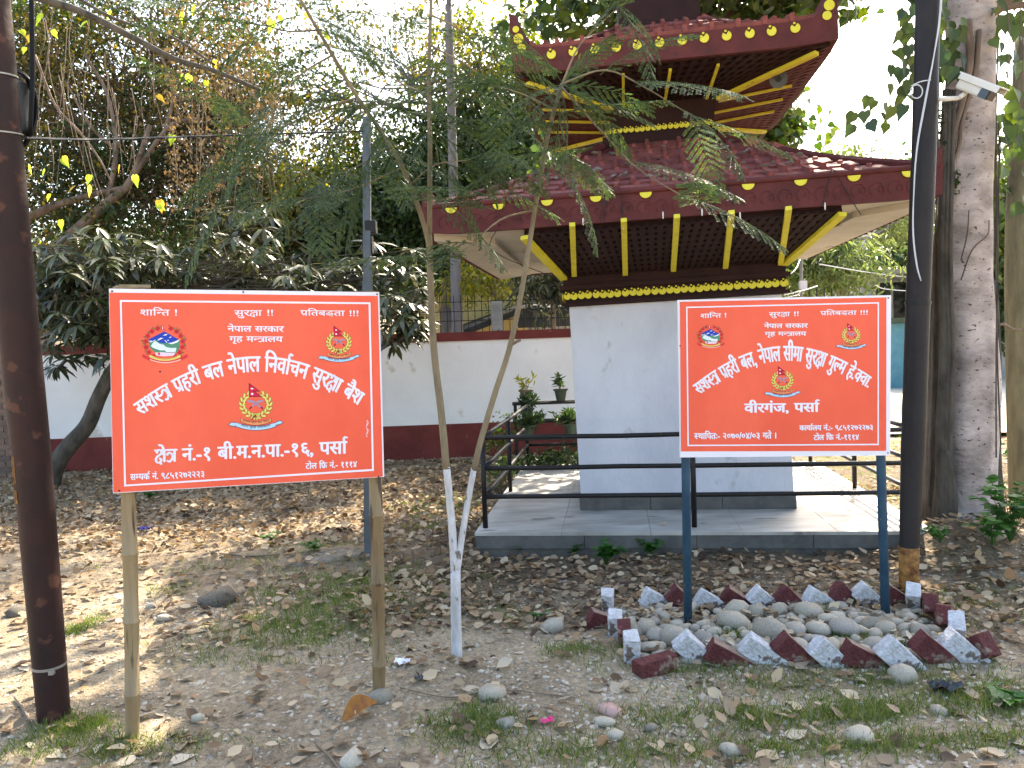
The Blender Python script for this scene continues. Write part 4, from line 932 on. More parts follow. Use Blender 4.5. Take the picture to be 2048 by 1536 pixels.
force_emblem(s2, 985, 795, .217); force_emblem(s2, 1588, 397, .182); state_emblem(s2, 355, 412, .176)
for q in ((88, 490), (1915, 70), (1912, 1430)): s2.nail(*q)
for foot, tp in ((b3, (150, 1350)), (b4, (1880, 1350))):
    tpp = s2.at(*tp, -.045); up_ = (tpp-foot).normalized(); mb = MB(); mb.tube([foot-up_*.1, tpp, tpp+up_*.12], .0245, 16); mb.build('blue_post', m_bluepost, sg2, smooth=True)
mb = MB()
for y in (300, 1300): mb.box((s2.at(1000, y, -.030)), (1.12, .012, .025), Matrix.Rotation(math.atan2(s2.n.x, -s2.n.y)*-1*-1, 3, 'Z'))
mb.build('back_bar', m_bluepost, sg2)

# ------------------------------------------------------------------ poles
lp = thing('iron_pole', 'thick maroon iron pole leaning at the left edge with bare rust patches', 'pole', on_ground(108, 1430))
base = on_ground(108, 1432); pp = [base-Vector((0, 0, .2)), base, atY(62, 900, 3.36), atY(31, 600, 3.30), atY(-25, 0, 3.16)]; pp.append(pp[-1]+(pp[-1]-pp[-2])*1.6)
rs = [.067, .067, .076, .078, .080, .078]
mb = MB(); mb.tube(pp, rs, 28); mb.build('shaft', m_iron, lp, smooth=True)
def band(parent, P, i, t, r, wd, m, name='band'):
    c_ = P[i].lerp(P[i+1], t); d = (P[i+1]-P[i]).normalized(); mb = MB(); mb.tube([c_-d*wd/2, c_+d*wd/2], r, 28); return mb.build(name, m, parent)
band(lp, pp, 1, .20, .0705, .012, m_steelband, 'clamp_band')
band(lp, pp, 3, .76, .0835, .006, m_steelband, 'clamp_band'); band(lp, pp, 3, .57, .0835, .006, m_steelband, 'clamp_band')
mb = MB(); c_ = pp[1].lerp(pp[2], .19); mb.box(c_+Vector((.045, -.062, 0)), (.02, .02, .02)); mb.build('clamp_bolt', m_steelband, lp)
mb = MB()                     # bare rust patch on the shaft surface
for i in range(7):
    for j in range(4):
        if (i, j) in ((0, 3), (2, 0), (6, 3), (6, 2)): continue
        a = math.radians(232-j*15); z0 = .815+i*.024; t0 = z0; c0 = pp[1].lerp(pp[2], z0); c1_ = pp[1].lerp(pp[2], z0+.024); R_ = .0762
        f = lambda c, an: c+Vector((math.cos(an), math.sin(an), 0))*R_
        mb.poly([f(c0, a), f(c0, a+.20), f(c1_, a+.20), f(c1_, a)])
mb.build('rust_patch', m_rust, lp)
bx = thing('meter_box', 'grey flat box strapped to the left iron pole beside a black cable coil', 'meter box', atY(42, 215, 3.17))
mb = MB(); mb.tube(sm([atY(28, 150, 3.2), atY(30, 215, 3.2), atY(28, 285, 3.2)]), .01, 6)
c_ = atY(30, 215, 3.34); mb = MB(); pts = [(0, -.14), (.035, -.12), (.05, -.05), (.052, .05), (.038, .12), (0, .15), (-.05, .14), (-.05, -.14)]
mb.hexa([c_+Vector((x, y, z)) for x, y, z in ((-.05, -.05, -.15), (.045, -.05, -.11), (.045, .05, -.11), (-.05, .05, -.15), (-.05, -.05, .15), (.045, -.05, .11), (.045, .05, .11), (-.05, .05, .15))]); mb.build('housing', m_galv, bx, bevel=.012)
cb = thing('cable_coil', 'black cable coil and bundle hanging down beside the left iron pole', 'cable', atY(50, 230, 3.12))
for q in range(7):
    mb = MB(); c_ = atY(36, 218, 3.36-.008*q); rx, rz = .062+.0035*q, .155+.004*(q % 3)
    mb.tube([c_+Vector((math.cos(a)*rx, .01*math.sin(a*2), math.sin(a)*rz)) for a in [2*math.pi*i/26 for i in range(27)]], .0048, 6, False); mb.build('loop', m_rubber, cb, smooth=True)
for q in range(4):
    mb = MB(); mb.tube(sm([atY(58+q*2, 270, 3.3), atY(62+q*2, 150, 3.3), atY(60+q*2, 0, 3.3), atY(58+q*2, -200, 3.3)]), .0045, 6); mb.build('strand', m_rubber, cb, smooth=True)
ow = thing('overhead_wire', 'black wire running right from the left pole behind the leaves', 'wire', atY(62, 278, 3.3))
mb = MB(); mb.tube(sm([atY(52, 276, 3.25), atY(200, 279, 4.0), atY(420, 272, 5.0), atY(735, 262, 6.1)]), .006, 6); mb.build('wire', m_rubber, ow)
# grey steel pole behind the left sign
gp = thing('steel_pole', 'grey steel pole with black clamp boxes standing behind the left sign', 'pole', on_ground(738, 1105))
g0, g1 = on_ground(738, 1108), atY(733, 235, 6.1)
mb = MB(); 
for a, b, r in ((g0-Vector((0, 0, .1)), g0.lerp(g1, .62), .036), (g0.lerp(g1, .62), g1, .029)):
    mb.box((a+b)/2, (r*2, r*1.6, (b-a).length), Vector((0, 0, 1)).rotation_difference(b-a).to_matrix())
mb.build('shaft', m_galv, gp)
for px_, py_, wd, ht in ((742, 455, .085, .10), (736, 490, .075, .14)):
    mb = MB(); mb.box(atY(px_, py_, 6.05), (wd, .09, ht)); mb.build('clamp_box', m_black, gp, bevel=.006)
mb = MB(); mb.tube([atY(728, 518, 6.04), atY(752, 516, 6.04)], .012, 8); mb.build('clamp_band', m_steelband, gp)
# right pole
rp = thing('tar_pole', 'dark painted iron pole with a rusty foot standing in front of the peepal tree', 'pole', on_ground(1815, 1175))
r0_ = on_ground(1817, 1182); R = [r0_-Vector((0, 0, .2)), r0_, r0_+Vector((.006, 0, .26)), atY(1826, 900, 4.79), atY(1836, 600, 4.79), atY(1848, 300, 4.79), atY(1856, 0, 4.79)]; R.append(R[-1]+(R[-1]-R[-2])*1.3)
mb = MB(); mb.tube(R[1:], [.052, .055, .070, .070, .070, .069, .067], 26); mb.build('shaft', m_iron2, rp, smooth=True)
mb = MB(); a_ = r0_-Vector((0, 0, .05)); mb.tube([a_, r0_+Vector((.003, 0, .12)), r0_+Vector((.006, 0, .275))], [.0545, .0555, .0585], 26); mb.build('rusty_foot', m_rust, rp, smooth=True)
band(rp, R, 4, -.02, .0745, .02, m_black, 'clamp_band')
wc = thing('white_cable', 'grey-white cable running down the dark pole with a small loop near the camera', 'cable', atY(1840, 430, 4.7))
mb = MB(); Yc = 4.705
for off in (0, 1):
    mb.tube(sm([atY(1885+off*3, -120, Yc), atY(1880+off*2, 20, Yc), atY(1868, 110, Yc), atY(1852-off*2, 200, Yc), atY(1834-off, 300, Yc), atY(1827, 400, Yc), atY(1826+off, 470, Yc), atY(1833+off, 530, Yc), atY(1842, 562, Yc)]), .0035, 6)
mb.build('run', m_whcable, wc, smooth=True)
mb = MB(); c_ = atY(1833, 183, Yc-.02); mb.tube([c_+Vector((math.cos(a)*.036, 0, math.sin(a)*.040)) for a in [2*math.pi*i/20 for i in range(21)]], .0035, 6, False); mb.tube(sm([atY(1822, 172, Yc), atY(1842, 163, Yc-.02), atY(1862, 160, Yc+.02)]), .0035, 6); mb.build('loop', m_whcable, wc, smooth=True)
# security camera
sc_ = thing('security_camera', 'white bullet security camera on an arm reaching right from the dark pole', 'camera', atY(1862, 205, 4.79))
mb = MB(); a_, b_ = atY(1864, 200, 4.78), atY(1918, 196, 4.74); mb.tube([a_, b_], [.017, .013], 10); mb.tube([b_, atY(1932, 184, 4.74)], .014, 10); mb.build('arm', m_camwhite, sc_, smooth=True)
mb = MB(); c_ = atY(1862, 207, 4.78); mb.box(c_, (.018, .06, .085)); mb.build('wall_plate', m_camwhite, sc_, bevel=.004)
a_, b_ = atY(1922, 164, 4.76), atY(1984, 188, 4.62); dx = (b_-a_).normalized(); dz = (Vector((0, 0, 1))-dx*dx.z).normalized(); dy = dz.cross(dx); RM = Matrix((dx, dy, dz)).transposed()
mb = MB(); L_ = (b_-a_).length; mb.box((a_+b_)/2, (L_, .085, .082), RM); mb.build('housing', m_camwhite, sc_, bevel=.014)
mb = MB(); mb.box((a_+b_)/2+dz*.048+dx*.022, (L_+.07, .105, .008), RM); mb.box((a_+b_)/2+dz*.030+dx*.022+dy*.051, (L_+.05, .005, .035), RM); mb.box((a_+b_)/2+dz*.030+dx*.022-dy*.051, (L_+.05, .005, .035), RM); mb.build('sun_shield', m_camwhite, sc_, bevel=.002)
mb = MB(); mb.box(b_+dx*.003-dz*.002, (.012, .078, .072), RM); mb.build('front_glass', m_glass, sc_, bevel=.003)
mb = MB(); mb.box(b_-dx*.025-dz*.004-dy*.044, (.055, .004, .07), RM); mb.build('side_window', m_glass, sc_)
mb = MB(); mb.tube(sm([atY(1864, 214, 4.77), atY(1885, 222, 4.76), atY(1905, 214, 4.75), atY(1918, 200, 4.74)]), .004, 6); mb.build('lead', m_rubber, sc_)
# far lamp / router box on a stick right of the shrine
rb = thing('router_post', 'small white box on a thin pole among wires right of the shrine', 'post', atY(1606, 700, 9.5))
mb = MB(); mb.tube([atY(1606, 900, 9.5), atY(1602, 510, 9.5)], .02, 6); mb.build('stick', m_conc, rb)
mb = MB(); mb.box(atY(1606, 570, 9.4), (.085, .05, .10)); mb.build('box', m_signw, rb)
mb = MB(); mb.tube(sm([atY(1568, 556, 8.2), atY(1590, 540, 9), atY(1602, 515, 9.4)]), .006, 5); mb.tube(sm([atY(1568, 590, 8), atY(1610, 580, 9), atY(1635, 572, 10)]), .006, 5); mb.tube(sm([atY(1570, 595, 8), atY(1595, 590, 9), atY(1601, 582, 9.4)]), .005, 5); mb.build('wire', m_whcable, rb, kind='stuff')
wr = thing('sagging_wire', 'thin pale wires sagging across to the grey house on the right', 'wire', atY(1700, 540, 15))
mb = MB(); mb.tube(sm([atY(1638, 528, 12), atY(1740, 545, 16), atY(1830, 556, 20)]), .010, 5); mb.tube(sm([atY(1750, 570, 16), atY(1790, 580, 17), atY(1990, 590, 18)]), .010, 5); mb.build('wire', m_whcable, wr, kind='stuff')
wv = thing('hanging_wire', 'fine wire hanging from above in the open sky right of the shrine', 'wire', atY(1690, 150, 8))
mb = MB(); mb.tube(sm([atY(1722, -40, 8), atY(1708, 60, 8), atY(1685, 200, 8), atY(1668, 290, 8)]), .003, 4); mb.build('wire', m_whcable, wv)
# ------------------------------------------------------------------ forked sapling with whitewashed foot
sp_ = thing('sapling', 'slender forked sapling with whitewashed foot and feathery leaves between the signs', 'tree', on_ground(914, 1318))
sb = on_ground(914, 1318)
def stem(P, Y0, Y1, ra, rb): 
    pts = [atY(x, y, lerp(Y0, Y1, i/(len(P)-1))) for i, (x, y) in enumerate(P)]; return pts, [lerp(ra, rb, i/(len(P)-1)) for i in range(len(P))]
def tube_s(P, rs_, m, name, n=10, parent=sp_, kind=None):
    k = 4; q = sm(P, k); r = [lerp(rs_[min(i//k, len(rs_)-2)], rs_[min(i//k, len(rs_)-2)+1], (i % k)/k if i//k < len(rs_)-1 else 1) for i in range(len(q))]
    mb = MB(); mb.tube(q, r, n); return mb.build(name, m, parent, smooth=True, kind=kind)
Yb = sb.y
low, r_ = stem([(914, 1325), (912, 1240), (911, 1140)], Yb, Yb, .029, .026); tube_s(low, r_, m_lime, 'whitewashed_foot', 14)
wl, r_ = stem([(910, 1150), (903, 1040), (893, 934)], Yb, Yb, .0215, .0185); tube_s(wl, r_, m_lime, 'whitewashed_stem')
wr_, r_ = stem([(913, 1150), (926, 1060), (948, 936)], Yb, Yb+.02, .018, .0155); tube_s(wr_, r_, m_lime, 'whitewashed_stem')
a1, r_ = stem([(893, 938), (883, 830), (867, 690), (861, 560), (858, 470)], Yb, Yb+.05, .0195, .0165); tube_s(a1, r_, m_bark_s, 'stem')
a2, r_ = stem([(859, 475), (860, 300), (858, 150), (862, 0), (866, -200)], Yb+.05, Yb+.1, .0135, .007); tube_s(a2, r_, m_bark_s, 'stem')
a3, r_ = stem([(861, 500), (842, 430), (805, 335), (760, 260), (715, 195), (665, 110), (610, 15), (560, -80)], Yb+.05, Yb-.3, .0135, .007); tube_s(a3, r_, m_bark_s, 'stem')
a4, r_ = stem([(948, 940), (962, 880), (992, 780), (1018, 700), (1040, 600), (1060, 480), (1078, 370), (1098, 260), (1124, 168)], Yb+.02, Yb-.1, .0165, .010); tube_s(a4, r_, m_bark_s, 'stem')
b_, r_ = stem([(1022, 690), (1032, 684), (1041, 680)], Yb, Yb-.02, .009, .007); tube_s(b_, r_, m_bark_s, 'stub', 6)
a5, r_ = stem([(864, 460), (850, 350), (835, 260)], Yb+.05, Yb+.2, .006, .004)
mb = MB(); twigs = []
for P, y0, y1 in ([(860, 90), (960, 150), (1040, 250), (1100, 300)], Yb, Yb+.4), ([(858, 190), (790, 160), (740, 120)], Yb, Yb+.3), ([(1124, 168), (1210, 140), (1290, 175), (1380, 230)], Yb-.1, Yb-.3), ([(1124, 168), (1160, 90), (1230, 20)], Yb-.1, Yb-.2), ([(1110, 220), (1050, 190), (990, 170)], Yb-.1, Yb-.2), ([(1124, 175), (1210, 270), (1280, 340), (1400, 412)], Yb-.1, Yb-.4), ([(715, 195), (640, 220), (560, 260), (490, 330)], Yb-.1, Yb-.4), ([(665, 110), (600, 150), (520, 230)], Yb-.2, Yb-.5), ([(780, 290), (720, 330), (640, 360)], Yb, Yb-.1), ([(1070, 420), (1000, 440), (930, 500), (890, 520)], Yb, Yb-.3), ([(862, 30), (920, 60), (990, 120)], Yb+.1, Yb+.2), ([(820, 370), (870, 330), (940, 320)], Yb, Yb-.2), ([(640, 60), (560, 60), (480, 20)], Yb-.2, Yb-.4), ([(805, 335), (700, 380), (600, 400)], Yb, Yb+.1):
    q, r = stem(P, y0, y1, .006, .0025); q = sm(q); mb.tube(q, radii(.006, .002, len(q)), 5); twigs.append(q)
mb.build('twigs', m_bark_s, sp_, kind='stuff')
def frond_mesh(L, npair, plen, nleaf, bend, seed):
    r_ = random.Random(seed); V, Fs = [], []; mbf = MB(); C_, D_, N_ = [], [], []
    def rp_(t): return Vector((L*t*math.cos(bend*t*.6), 0, -L*t*t*bend*.55))
    ra = [rp_(i/12) for i in range(13)]; mbf.tube(ra, radii(.003, .001, 13), 4, False)
    for i in range(npair):
        t = .10+.88*i/(npair-1); p = rp_(t); d = (rp_(t+.02)-p).normalized(); pl = plen*math.sin(math.pi*(.18+.75*t))**.6*r_.uniform(.85, 1.1)
        for s_ in (-1, 1):
            side = Vector((0, s_, 0)); ang = math.radians(62-22*t); pd = (d*math.cos(ang)+side*math.sin(ang)+Vector((0, 0, -.12+r_.uniform(-.1, .1)))).normalized()
            e = p+pd*pl+Vector((0, 0, -pl*.12)); mbf.tube([p, e], .0008, 3, False)
            for j in range(nleaf):
                tt = (j+.6)/nleaf; c = p.lerp(e, tt); nrm_ = Vector((r_.uniform(-.25, .25), r_.uniform(-.25, .25), 1)); lat = pd.cross(nrm_).normalized()
                for q in (-1, 1):
                    C_.append(tuple(c)); D_.append(tuple(lat*q+pd*.55+Vector((0, 0, -.15)))); N_.append(tuple(nrm_))
    C_, D_, N_ = np.array(C_), np.array(D_), np.array(N_)
    Vl, Fl = scatter(T_DIA, C_, D_, N_, plen/nleaf*1.4*(.85+.3*RNG.random(len(C_))), np.full(len(C_), 1.15))
    V0 = np.array(mbf.V); base_ = len(V0); me = bpy.data.meshes.new('frond')
    me.from_pydata([tuple(v) for v in V0]+[tuple(v) for v in Vl], [], mbf.F+[tuple(int(a)+base_ for a in f) for f in Fl]); me.materials.append(m_frond); me.update(); return me
FR = [frond_mesh(.50, 12, .115, 12, .35, 1), frond_mesh(.46, 11, .11, 12, .6, 2), frond_mesh(.56, 14, .12, 13, .2, 3), frond_mesh(.38, 10, .10, 11, .5, 4)]
rr = random.Random(11)
def to_px(p):
    d = Vector(p)-EYE; w = d.dot(FWD); return 1024+F*d.dot(RT)/w, 768-F*d.dot(UP)/w
def put_frond(p, d, k=None, s=1.0):
    d = Vector(d).normalized(); tx, ty = to_px(Vector(p)+d*.5-Vector((0, 0, .1)))
    if ty > 560: d.z = abs(d.z)*.3; d.normalize(); tx, ty = to_px(Vector(p)+d*.5-Vector((0, 0, .1)))
    if ty > 575: return
    z = Vector((rr.uniform(-.35, .35), rr.uniform(-.35, .35), 1)); y_ = z.cross(d).normalized(); z = d.cross(y_); y = y_
    o = link('frond', FR[rr.randrange(4) if k is None else k], sp_, Vector(p)-wloc(sp_)); o.rotation_euler = Matrix((d, y, z)).transposed().to_euler(); s *= rr.uniform(.85, 1.15); o.scale = (s, s, s)
for q in twigs:
    for j in (len(q)-1, len(q)-2, len(q)//2+1):
        for _ in range(1 if j < len(q)-1 else 2):
            d = (q[j]-q[j-1]).normalized()*.8+Vector((rr.uniform(-1, 1), rr.uniform(-.9, .6), rr.uniform(-.35, .3))); put_frond(q[j], d)
def F2(x, y, x2, y2, Y, k=None, s=1, dy=-.1):
    a, b = atY(x, y, Y), atY(x2, y2, Y+dy); put_frond(a, b-a, k, s)
for a in ((1124, 170, 1230, 40, 3.9), (1124, 170, 1330, 160, 3.9), (1124, 170, 1050, 180, 3.8), (1120, 175, 1180, 330, 3.8), (1124, 168, 1300, 260, 3.7), (1124, 168, 1380, 300, 3.8), (1124, 165, 1060, 60, 3.9), (1235, 10, 1330, 120, 3.8), (1220, 0, 1290, 30, 3.8),
          (700, 170, 560, 110, 3.8), (700, 175, 800, 60, 3.9), (715, 195, 620, 330, 3.8), (720, 210, 560, 330, 3.8), (720, 200, 820, 330, 3.7), (700, 180, 520, 230, 3.7), (740, 230, 900, 200, 3.8), (740, 235, 880, 420, 3.7), (770, 270, 640, 440, 3.8),
          (520, 250, 430, 190, 3.6), (540, 250, 460, 370, 3.6), (560, 260, 620, 400, 3.7), (860, 250, 1000, 230, 3.9), (860, 260, 1010, 330, 3.8), (860, 270, 960, 420, 3.9), (860, 255, 760, 400, 3.9), (862, 60, 1000, 60, 4.1), (862, 60, 760, 20, 4.1), (862, 120, 960, 170, 4.0),
          (990, 420, 880, 540, 3.6), (1010, 400, 930, 470, 3.6), (862, 380, 990, 470, 3.9), (862, 390, 790, 500, 4.0), (610, 20, 690, -40, 3.6), (600, 30, 480, 60, 3.6), (640, 60, 760, 90, 3.7), (1100, 300, 960, 330, 3.7), (1100, 310, 1220, 420, 3.7), (1090, 330, 1000, 250, 3.9), (1110, 230, 1230, 200, 3.8), (480, 330, 420, 420, 3.5), (500, 300, 600, 310, 3.6), (1124, 172, 1180, 80, 4.0), (1124, 175, 1260, 210, 3.85), (1115, 200, 1000, 120, 3.9), (862, 200, 960, 270, 3.9), (862, 210, 770, 180, 4.0), (860, 320, 960, 370, 3.9), (690, 160, 600, 200, 3.7), (650, 90, 520, 130, 3.7), (760, 262, 700, 400, 3.8), (540, 240, 480, 280, 3.6), (620, 30, 700, 60, 3.8), (1124, 170, 1040, 240, 3.8), (1118, 190, 1130, 330, 3.8), (1200, 150, 1300, 60, 3.8), (790, 300, 880, 330, 3.8)): F2(*a)

# ------------------------------------------------------------------ big peepal tree at right
pt = thing('peepal_tree', 'big pale barked peepal tree standing right of the shrine behind the dark pole', 'tree', on_ground(1932, 1058))
def tw(x0, x1, y, Y=6.15): c_ = atY((x0+x1)/2, y, Y); return c_, (x1-x0)/2/F*Y
prof = [(1880, 2000, 1085), (1884, 1990, 1030), (1886, 1988, 950), (1884, 1990, 850), (1888, 1990, 742), (1886, 1983, 640), (1884, 1976, 547), (1882, 1976, 450), (1880, 1976, 351), (1890, 1980, 250), (1898, 1985, 150), (1900, 1986, 60), (1898, 1990, -60), (1890, 2000, -250), (1870, 1990, -600)]
C_ = [tw(*p) for p in prof]; C_[0] = (C_[0][0]-Vector((0, 0, .15)), C_[0][1]*1.15)
mb = MB(); cs = sm([c for c, r in C_], 5); n_ = 28; V = []
for i, c in enumerate(cs):
    r = lerp(C_[min(i//5, len(C_)-2)][1], C_[min(i//5, len(C_)-2)+1][1], (i % 5)/5)
    for k in range(n_):
        a = 2*math.pi*k/n_; f = 1+.045*math.sin(3*a+i*.11)+.03*math.sin(7*a-i*.17+1)+.02*math.sin(i*.5+a*2); fl = max(0, 1-i/9.)
        V.append(c+Vector((math.cos(a), math.sin(a), 0))*r*f*(1+fl*.25*max(0, math.sin(4*a))))
mb.add(V, [(i*n_+k, i*n_+(k+1) % n_, (i+1)*n_+(k+1) % n_, (i+1)*n_+k) for i in range(len(cs)-1) for k in range(n_)])
mb.build('trunk', m_bark_w, pt, smooth=True)
def root_t(P, Y, r0, r1, m=m_bark_b, name='aerial_root', n=8):
    q = sm([atY(x, y, Y) for x, y in P]); mb = MB(); mb.tube(q, radii(r0, r1, len(q)), n); return mb.build(name, m, pt, smooth=True)
root_t([(1852, 1090), (1862, 1000), (1870, 860), (1866, 720), (1868, 600), (1882, 480), (1896, 380)], 6.22, .10, .05)
root_t([(1872, 1085), (1884, 950), (1890, 800), (1888, 700), (1893, 560), (1895, 420), (1892, 300)], 6.05, .055, .03, m_bark_d)
root_t([(1842, 1080), (1850, 960), (1852, 860), (1858, 760), (1852, 690), (1872, 560)], 6.35, .05, .03, m_bark_d)
root_t([(1894, 420), (1890, 350), (1902, 280), (1925, 200), (1940, 120), (1935, 40)], 5.98, .02, .03)
root_t([(1905, 330), (1918, 290), (1925, 240), (1950, 150), (1958, 60)], 5.98, .012, .02)
root_t([(1895, 900), (1905, 1010), (1890, 1085)], 5.95, .03, .05, m_bark_d); root_t([(1985, 560), (1992, 720), (1990, 900), (2000, 1060)], 6.2, .035, .05, m_bark_d)
root_t([(1922, 560), (1944, 500), (1975, 470), (1978, 440)], 5.95, .005, .004, m_bark_d); root_t([(1922, 520), (1934, 470), (1938, 420)], 5.95, .005, .004, m_bark_d)
for (x, w_) in ((1886, .045), (1895, .03), (1903, .022)): root_t([(x+rr_, y) for rr_, y in ((6, 180), (2, 330), (-2, 520), (3, 700), (-3, 860), (-2, 1085))], 5.99+(x-1886)*-.003, w_*.6, w_, m_bark_d)
for (x, y, rx, rz, n_) in ((1893, 300, 14, 55, 420), (1888, 230, 12, 30, 160), (1900, 360, 16, 30, 260), (1890, 1010, 20, 60, 260)):
    P = np.array([tuple(atY(x+random.gauss(0, rx*.5), y+random.gauss(0, rz*.5), 5.97+random.random()*.04)) for _ in range(n_)]); crown_mesh('moss', P, T_DIA, .03, m_l_dark, pt, .6, kind='stuff')
mb = MB(); rr = random.Random(9)
for i in range(26):
    x = rr.choice([1868, 1875, 1880, 1990, 1985, 1860, 1868])+rr.uniform(-8, 8); y0 = rr.uniform(-50, 500); y1 = y0+rr.uniform(200, 700); Y = rr.uniform(5.9, 6.4)
    q = sm([atY(x+rr.uniform(-6, 6), lerp(y0, y1, t), Y) for t in (0, .33, .66, 1)]); mb.tube(q, rr.uniform(.003, .008), 5)
mb.build('vine', m_bark_d, pt, kind='stuff')
bb = MB()
tb = cs[-1]; limbs = [(3.0, 9.5, 7.0), (6.5, 8.0, 7.2), (4.2, 4.4, 6.4), (.8, 8.2, 7.6), (5.8, 11, 8.5), (2.2, 6.0, 6.6)]
for L_ in limbs: q = branch_to(bb, cs[-6], L_, .12, .04, 6, .1, 8); [branch_to(bb, random.choice(q[2:]), Vector(L_)+Vector([random.uniform(-1.6, 1.6) for _ in range(3)]), .03, .008, 4, .15, 5) for _ in range(6)]
bb.build('branches', m_bark_w, pt, kind='stuff')
root_t([(1945, 40), (1985, 20), (2040, -30), (2120, -80)], 6.1, .07, .05, m_bark_b, 'bough'); root_t([(1985, 20), (2060, 10), (2120, 40)], 6.1, .03, .02, m_bark_b, 'bough')
for c, r, nc, per in (((3.0, 9.2, 7.3), (2.3, 2.0, .9), 60, 60), ((5.8, 9.0, 7.6), (2.2, 2.4, 1.3), 50, 60), ((4.2, 5.2, 5.9), (1.7, 1.5, .6), 46, 60), ((.8, 8.0, 7.5), (1.8, 1.5, .6), 42, 60)):
    cc, P = crown_pts(c, r, nc, per, .32); P = P[P[:, 2] > 1.9+.475*P[:, 1]]; crown_mesh('crown', P, T_HEART, .13, m_l_peepal_i, pt, 1.0)  # clusters added above the view to shade the ground in front
# single large leaves that show against the sky and the trunk
me_h = []
for i in range(4):
    V_, F_ = T_HEART; V2 = V_.copy(); V2[:, 1] *= 1.05; V2[:, 2] += (.1, -.12, .18, -.05)[i]*V2[:, 0]**2+(.1, .2, -.1, .25)[i]*abs(V2[:, 1]); me_h.append(np_mesh('leaf', V2, F_, m_l_peepal))
rr = random.Random(21)
def big_leaf(px_, py_, Y, size, parent=pt, meshes=me_h, droop=1.4, name='leaf'):
    p = atY(px_, py_, Y); d = Vector((rr.uniform(-.7, .7), rr.uniform(-.6, .6), -droop*rr.uniform(.4, 1))).normalized(); z = Vector((rr.uniform(-1, 1), -1.1, rr.uniform(-.2, 1))); y = z.cross(d).normalized(); z = d.cross(y)
    o = link(name, rr.choice(meshes), parent, p-wloc(parent)); o.rotation_euler = Matrix((d, y, z)).transposed().to_euler(); s = size*rr.uniform(.75, 1.2); o.scale = (s, s, s)
spots_ = [(1778, 168), (1785, 212), (1762, 226), (1737, 242), (1776, 246), (1739, 192), (1709, 224), (1703, 248), (1805, 170), (1809, 62), (1809, 20), (1793, 100), (1815, 45), (1798, 60), (1812, 210), (1818, 160), (1887, 90), (1870, 130), (1880, 60), (1808, 120), (1750, 200), (1728, 222), (1795, 190), (1822, 190), (1820, 90), (1782, 130), (1768, 205)]
for x, y in spots_: big_leaf(x+rr.uniform(-3, 3), y, rr.uniform(5.2, 6), .105)
for _ in range(42): big_leaf(rr.uniform(1800, 1900), rr.uniform(-20, 150), rr.uniform(5.3, 6.2), .11)
for _ in range(34): big_leaf(rr.uniform(1870, 1925), rr.uniform(-10, 150), rr.uniform(5.8, 6.3), .11)
for _ in range(60): big_leaf(rr.uniform(1985, 2060), rr.uniform(-20, 300), rr.uniform(5.8, 6.8), .12)
for _ in range(24): big_leaf(rr.uniform(1985, 2055), rr.uniform(200, 460), rr.uniform(6.4, 7.4), .12)
mb = MB()
for P in ([(1850, -30), (1835, 60), (1800, 130), (1770, 190), (1720, 225)], [(1835, 60), (1815, 150), (1790, 215), (1745, 240)], [(1870, -30), (1878, 60), (1882, 120)], [(1690, -20), (1698, 20), (1692, 50)], [(1700, -20), (1712, 40), (1718, 66)], [(1800, -20), (1796, 40), (1790, 75)], [(1740, -20), (1735, 20), (1738, 40)], [(2010, -30), (2020, 100), (2005, 240), (2030, 330)], [(2040, 0), (2046, 150), (2030, 300)]):
    q = sm([atY(x, y, 5.7) for x, y in P]); mb.tube(q, radii(.005, .002, len(q)), 5)
mb.build('twigs', m_bark_b, pt, kind='stuff')
ot = thing('tree_trunk', 'mossy olive trunk cut off by the right edge of the photo', 'tree', on_ground(2075, 1010))
mb = MB(); q = sm([atY(2075, 1030, 7.0), atY(2068, 900, 7.0), atY(2062, 700, 7.0), atY(2058, 520, 7.0), atY(2062, 330, 7.0), atY(2075, 60, 7.0)]); mb.tube(q, radii(.22, .17, len(q)), 20); mb.build('trunk', mat('mossy_bark', (.13, .12, .075), .95, (.26, .24, .15), 7, .9, 22, stretch=(1, 1, .3)), ot, smooth=True)
mb = MB(); mb.tube(sm([atY(1985, 660, 6.6), atY(2005, 648, 6.6), atY(2030, 660, 6.6), atY(2060, 655, 6.6)]), .012, 6); mb.build('twisted_vine', m_wood, ot)

# ------------------------------------------------------------------ trees behind the wall
def CW(px_, py_, Y, rx, rz, ry=None):   # centre at a photo point and distance, radii given as photo px
    c_ = atY(px_, py_, Y); return tuple(c_), (rx/F*Y, (ry or 1.2), rz/F*Y)
def on0(px_, Y): p = atY(px_, 700, Y); return (p.x, Y, 0)
def bgtree(name, label, bx_, Y, tops, r0, crowns, bark, leanpx=None, group='trees behind the wall'):
    base_ = on0(bx_, Y); tp = atY(*tops, Y)
    return tree(name, label, base_, tuple(tp), r0, crowns, bark, group, [tuple(atY(x, y, Y)) for x, y in (leanpx or [])])
bgtree('leafy_tree', 'tall brown-twigged tree with small leaves and sky showing through, upper left', 205, 13.5, (300, 330), .16, [
    (*CW(230, 180, 13.2, 300, 190), 170, 110, .30, T_DIA, .07, m_l_mix), (*CW(330, 90, 13.6, 330, 230), 150, 100, .30, T_DIA, .07, m_l_dark), (*CW(440, 330, 13.0, 150, 170), 110, 120, .32, T_DIA, .055, m_l_brown), (*CW(300, 400, 13.0, 240, 130), 110, 110, .28, T_DIA, .085, m_l_dark), (*CW(460, 200, 13.4, 110, 190), 50, 70, .30, T_DIA, .06, m_l_mix)], m_bark_b, [(150, 560), (215, 430)])
